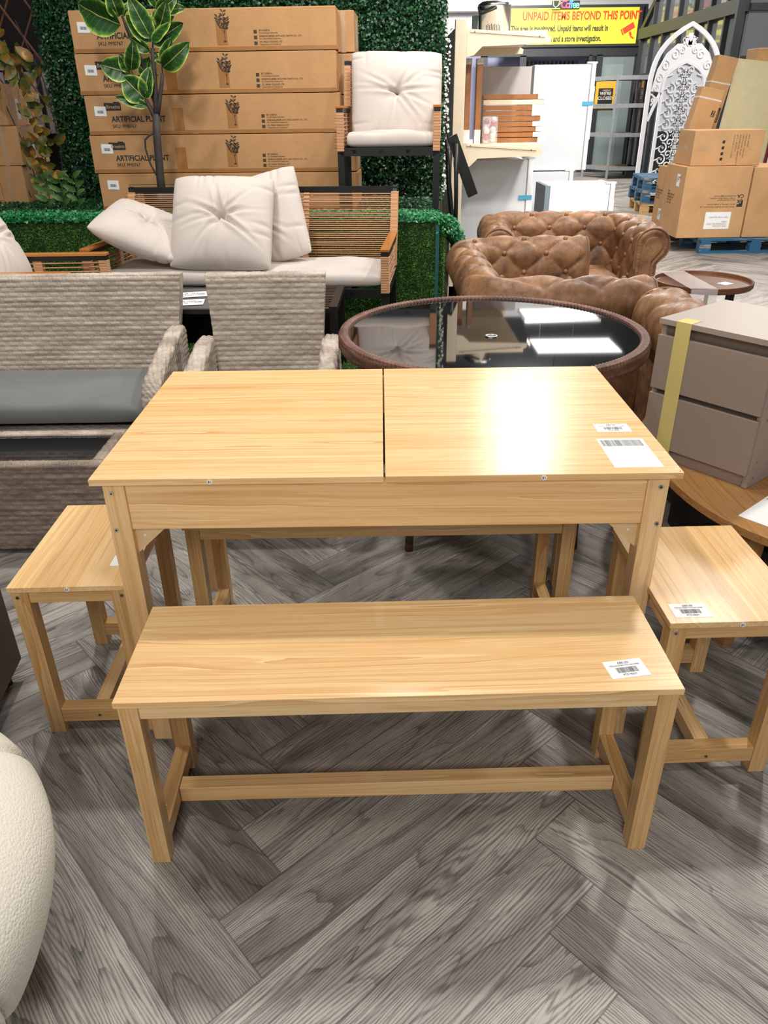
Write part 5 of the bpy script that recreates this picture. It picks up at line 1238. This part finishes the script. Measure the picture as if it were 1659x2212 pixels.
fbox('back_plate', -.32, .30, .02, .04, -.07, .08, BLKM, ne)
NEC = [E('pink', (1, .1, .2)), E('pink2', (1, .15, .3)), E('blue', (.1, .35, 1)), E('blue2', (.1, .45, 1)), E('green', (.2, .8, .5)), E('green2', (.3, .8, .6))]
for k, ch in enumerate('Coffee'): text('neon_letter', ch, .20, NEC[k], ne, (-.13+(0, .115, .19, .23, .275, .345)[k]*.95, 0, .0), (PI/2, 0, 0), .004)
MB().tube([(-.30, 0, .09), (-.29, 0, -.01), (-.24, 0, -.05), (-.18, 0, -.01), (-.16, 0, .09), (-.30, 0, .09)], .009, 6).tube([(-.16, 0, .07), (-.12, 0, .04), (-.17, 0, .0)], .008, 6).tube([(-.32, 0, -.07), (-.14, 0, -.07)], .009, 6).tube([(-.24, 0, .12), (-.22, 0, .16), (-.24, 0, .20)], .007, 6).build('neon_cup', E('cup', (.75, .9, .35)), ne)
# glazed building on the right
gbld = thing('glazed_building', 'dark framed glazed garden building at the upper right, reflecting the yellow sign', 'building', (0, 0, 0))
GLZ = NT('reflective_glazing'); GLZ = GLZ.set((.10, .105, .11), .06, 0, 1.0)
XB = 5.78
def gb_(name, ya, yb, z0, z1, t=.05, m=FR): return MB().box(XB-t, XB+.03, ya, yb, z0, z1).build(name, m, gbld)
MB().box(XB+.02, XB+.03, 14.0, 19.3, 0, 2.85).build('glass_wall', GLZ, gbld)
MB().add([(XB+.02, 19.3, 2.85), (XB+.02, 14.0, 2.85), (XB+.02, 14.0, 4.6), (XB+.02, 17.0, 4.3)], [(0, 1, 2, 3)]).build('gable_glass', GLZ, gbld)
gb_('beam', 13.95, 19.35, 2.70, 2.90, .08); gb_('beam', 13.95, 19.35, 1.95, 2.04, .07); gb_('sill', 13.95, 19.35, 0, .12)
for y_ in (19.25, 18.5, 17.8, 16.9, 16.0, 15.4, 14.7, 14.05): gb_('mullion', y_-.03, y_+.03, 0, 2.8, .06)
for y_, zt_ in ((18.5, 3.3), (17.8, 3.8), (17.0, 4.3), (16.2, 4.4), (15.4, 4.5), (14.7, 4.5)): gb_('gable_mullion', y_-.03, y_+.03, 2.85, zt_, .06)
MB().tube([(XB-.02, 19.35, 2.8), (XB-.02, 17.0, 4.32)], .07, 4).build('roof_edge', FR, gbld)
MB().box(XB, 9.0, 13.9, 14.0, 0, 4.6).build('end_wall_glass', GLZ, gbld)
for x_ in (5.62, 6.6, 7.6): MB().box(x_-.05, x_+.07, 13.84, 13.92, 0, 4.6).build('end_post', FR, gbld)
for z_ in (2.05, 2.75): MB().box(XB, 9, 13.85, 13.92, z_-.05, z_+.05).build('end_beam', FR, gbld)
for y_ in (16.7, 15.6): MB().tube([(XB-.10, y_, .8), (XB-.10, y_, 1.25)], .012, 8).build('door_handle', STEEL, gbld)
q = fbox('white_notice', 5.10, 5.50, 15.5, 15.52, 1.28, 2.05, PAPER); tag(q, 'plain white sheet seen behind the white arch', 'board')
q2 = MB().box(5.10, 5.50, 15.53, 15.6, 0, 2.1).build('display_post', FR, None); tag(q2, 'dark post behind the white sheet', 'post')
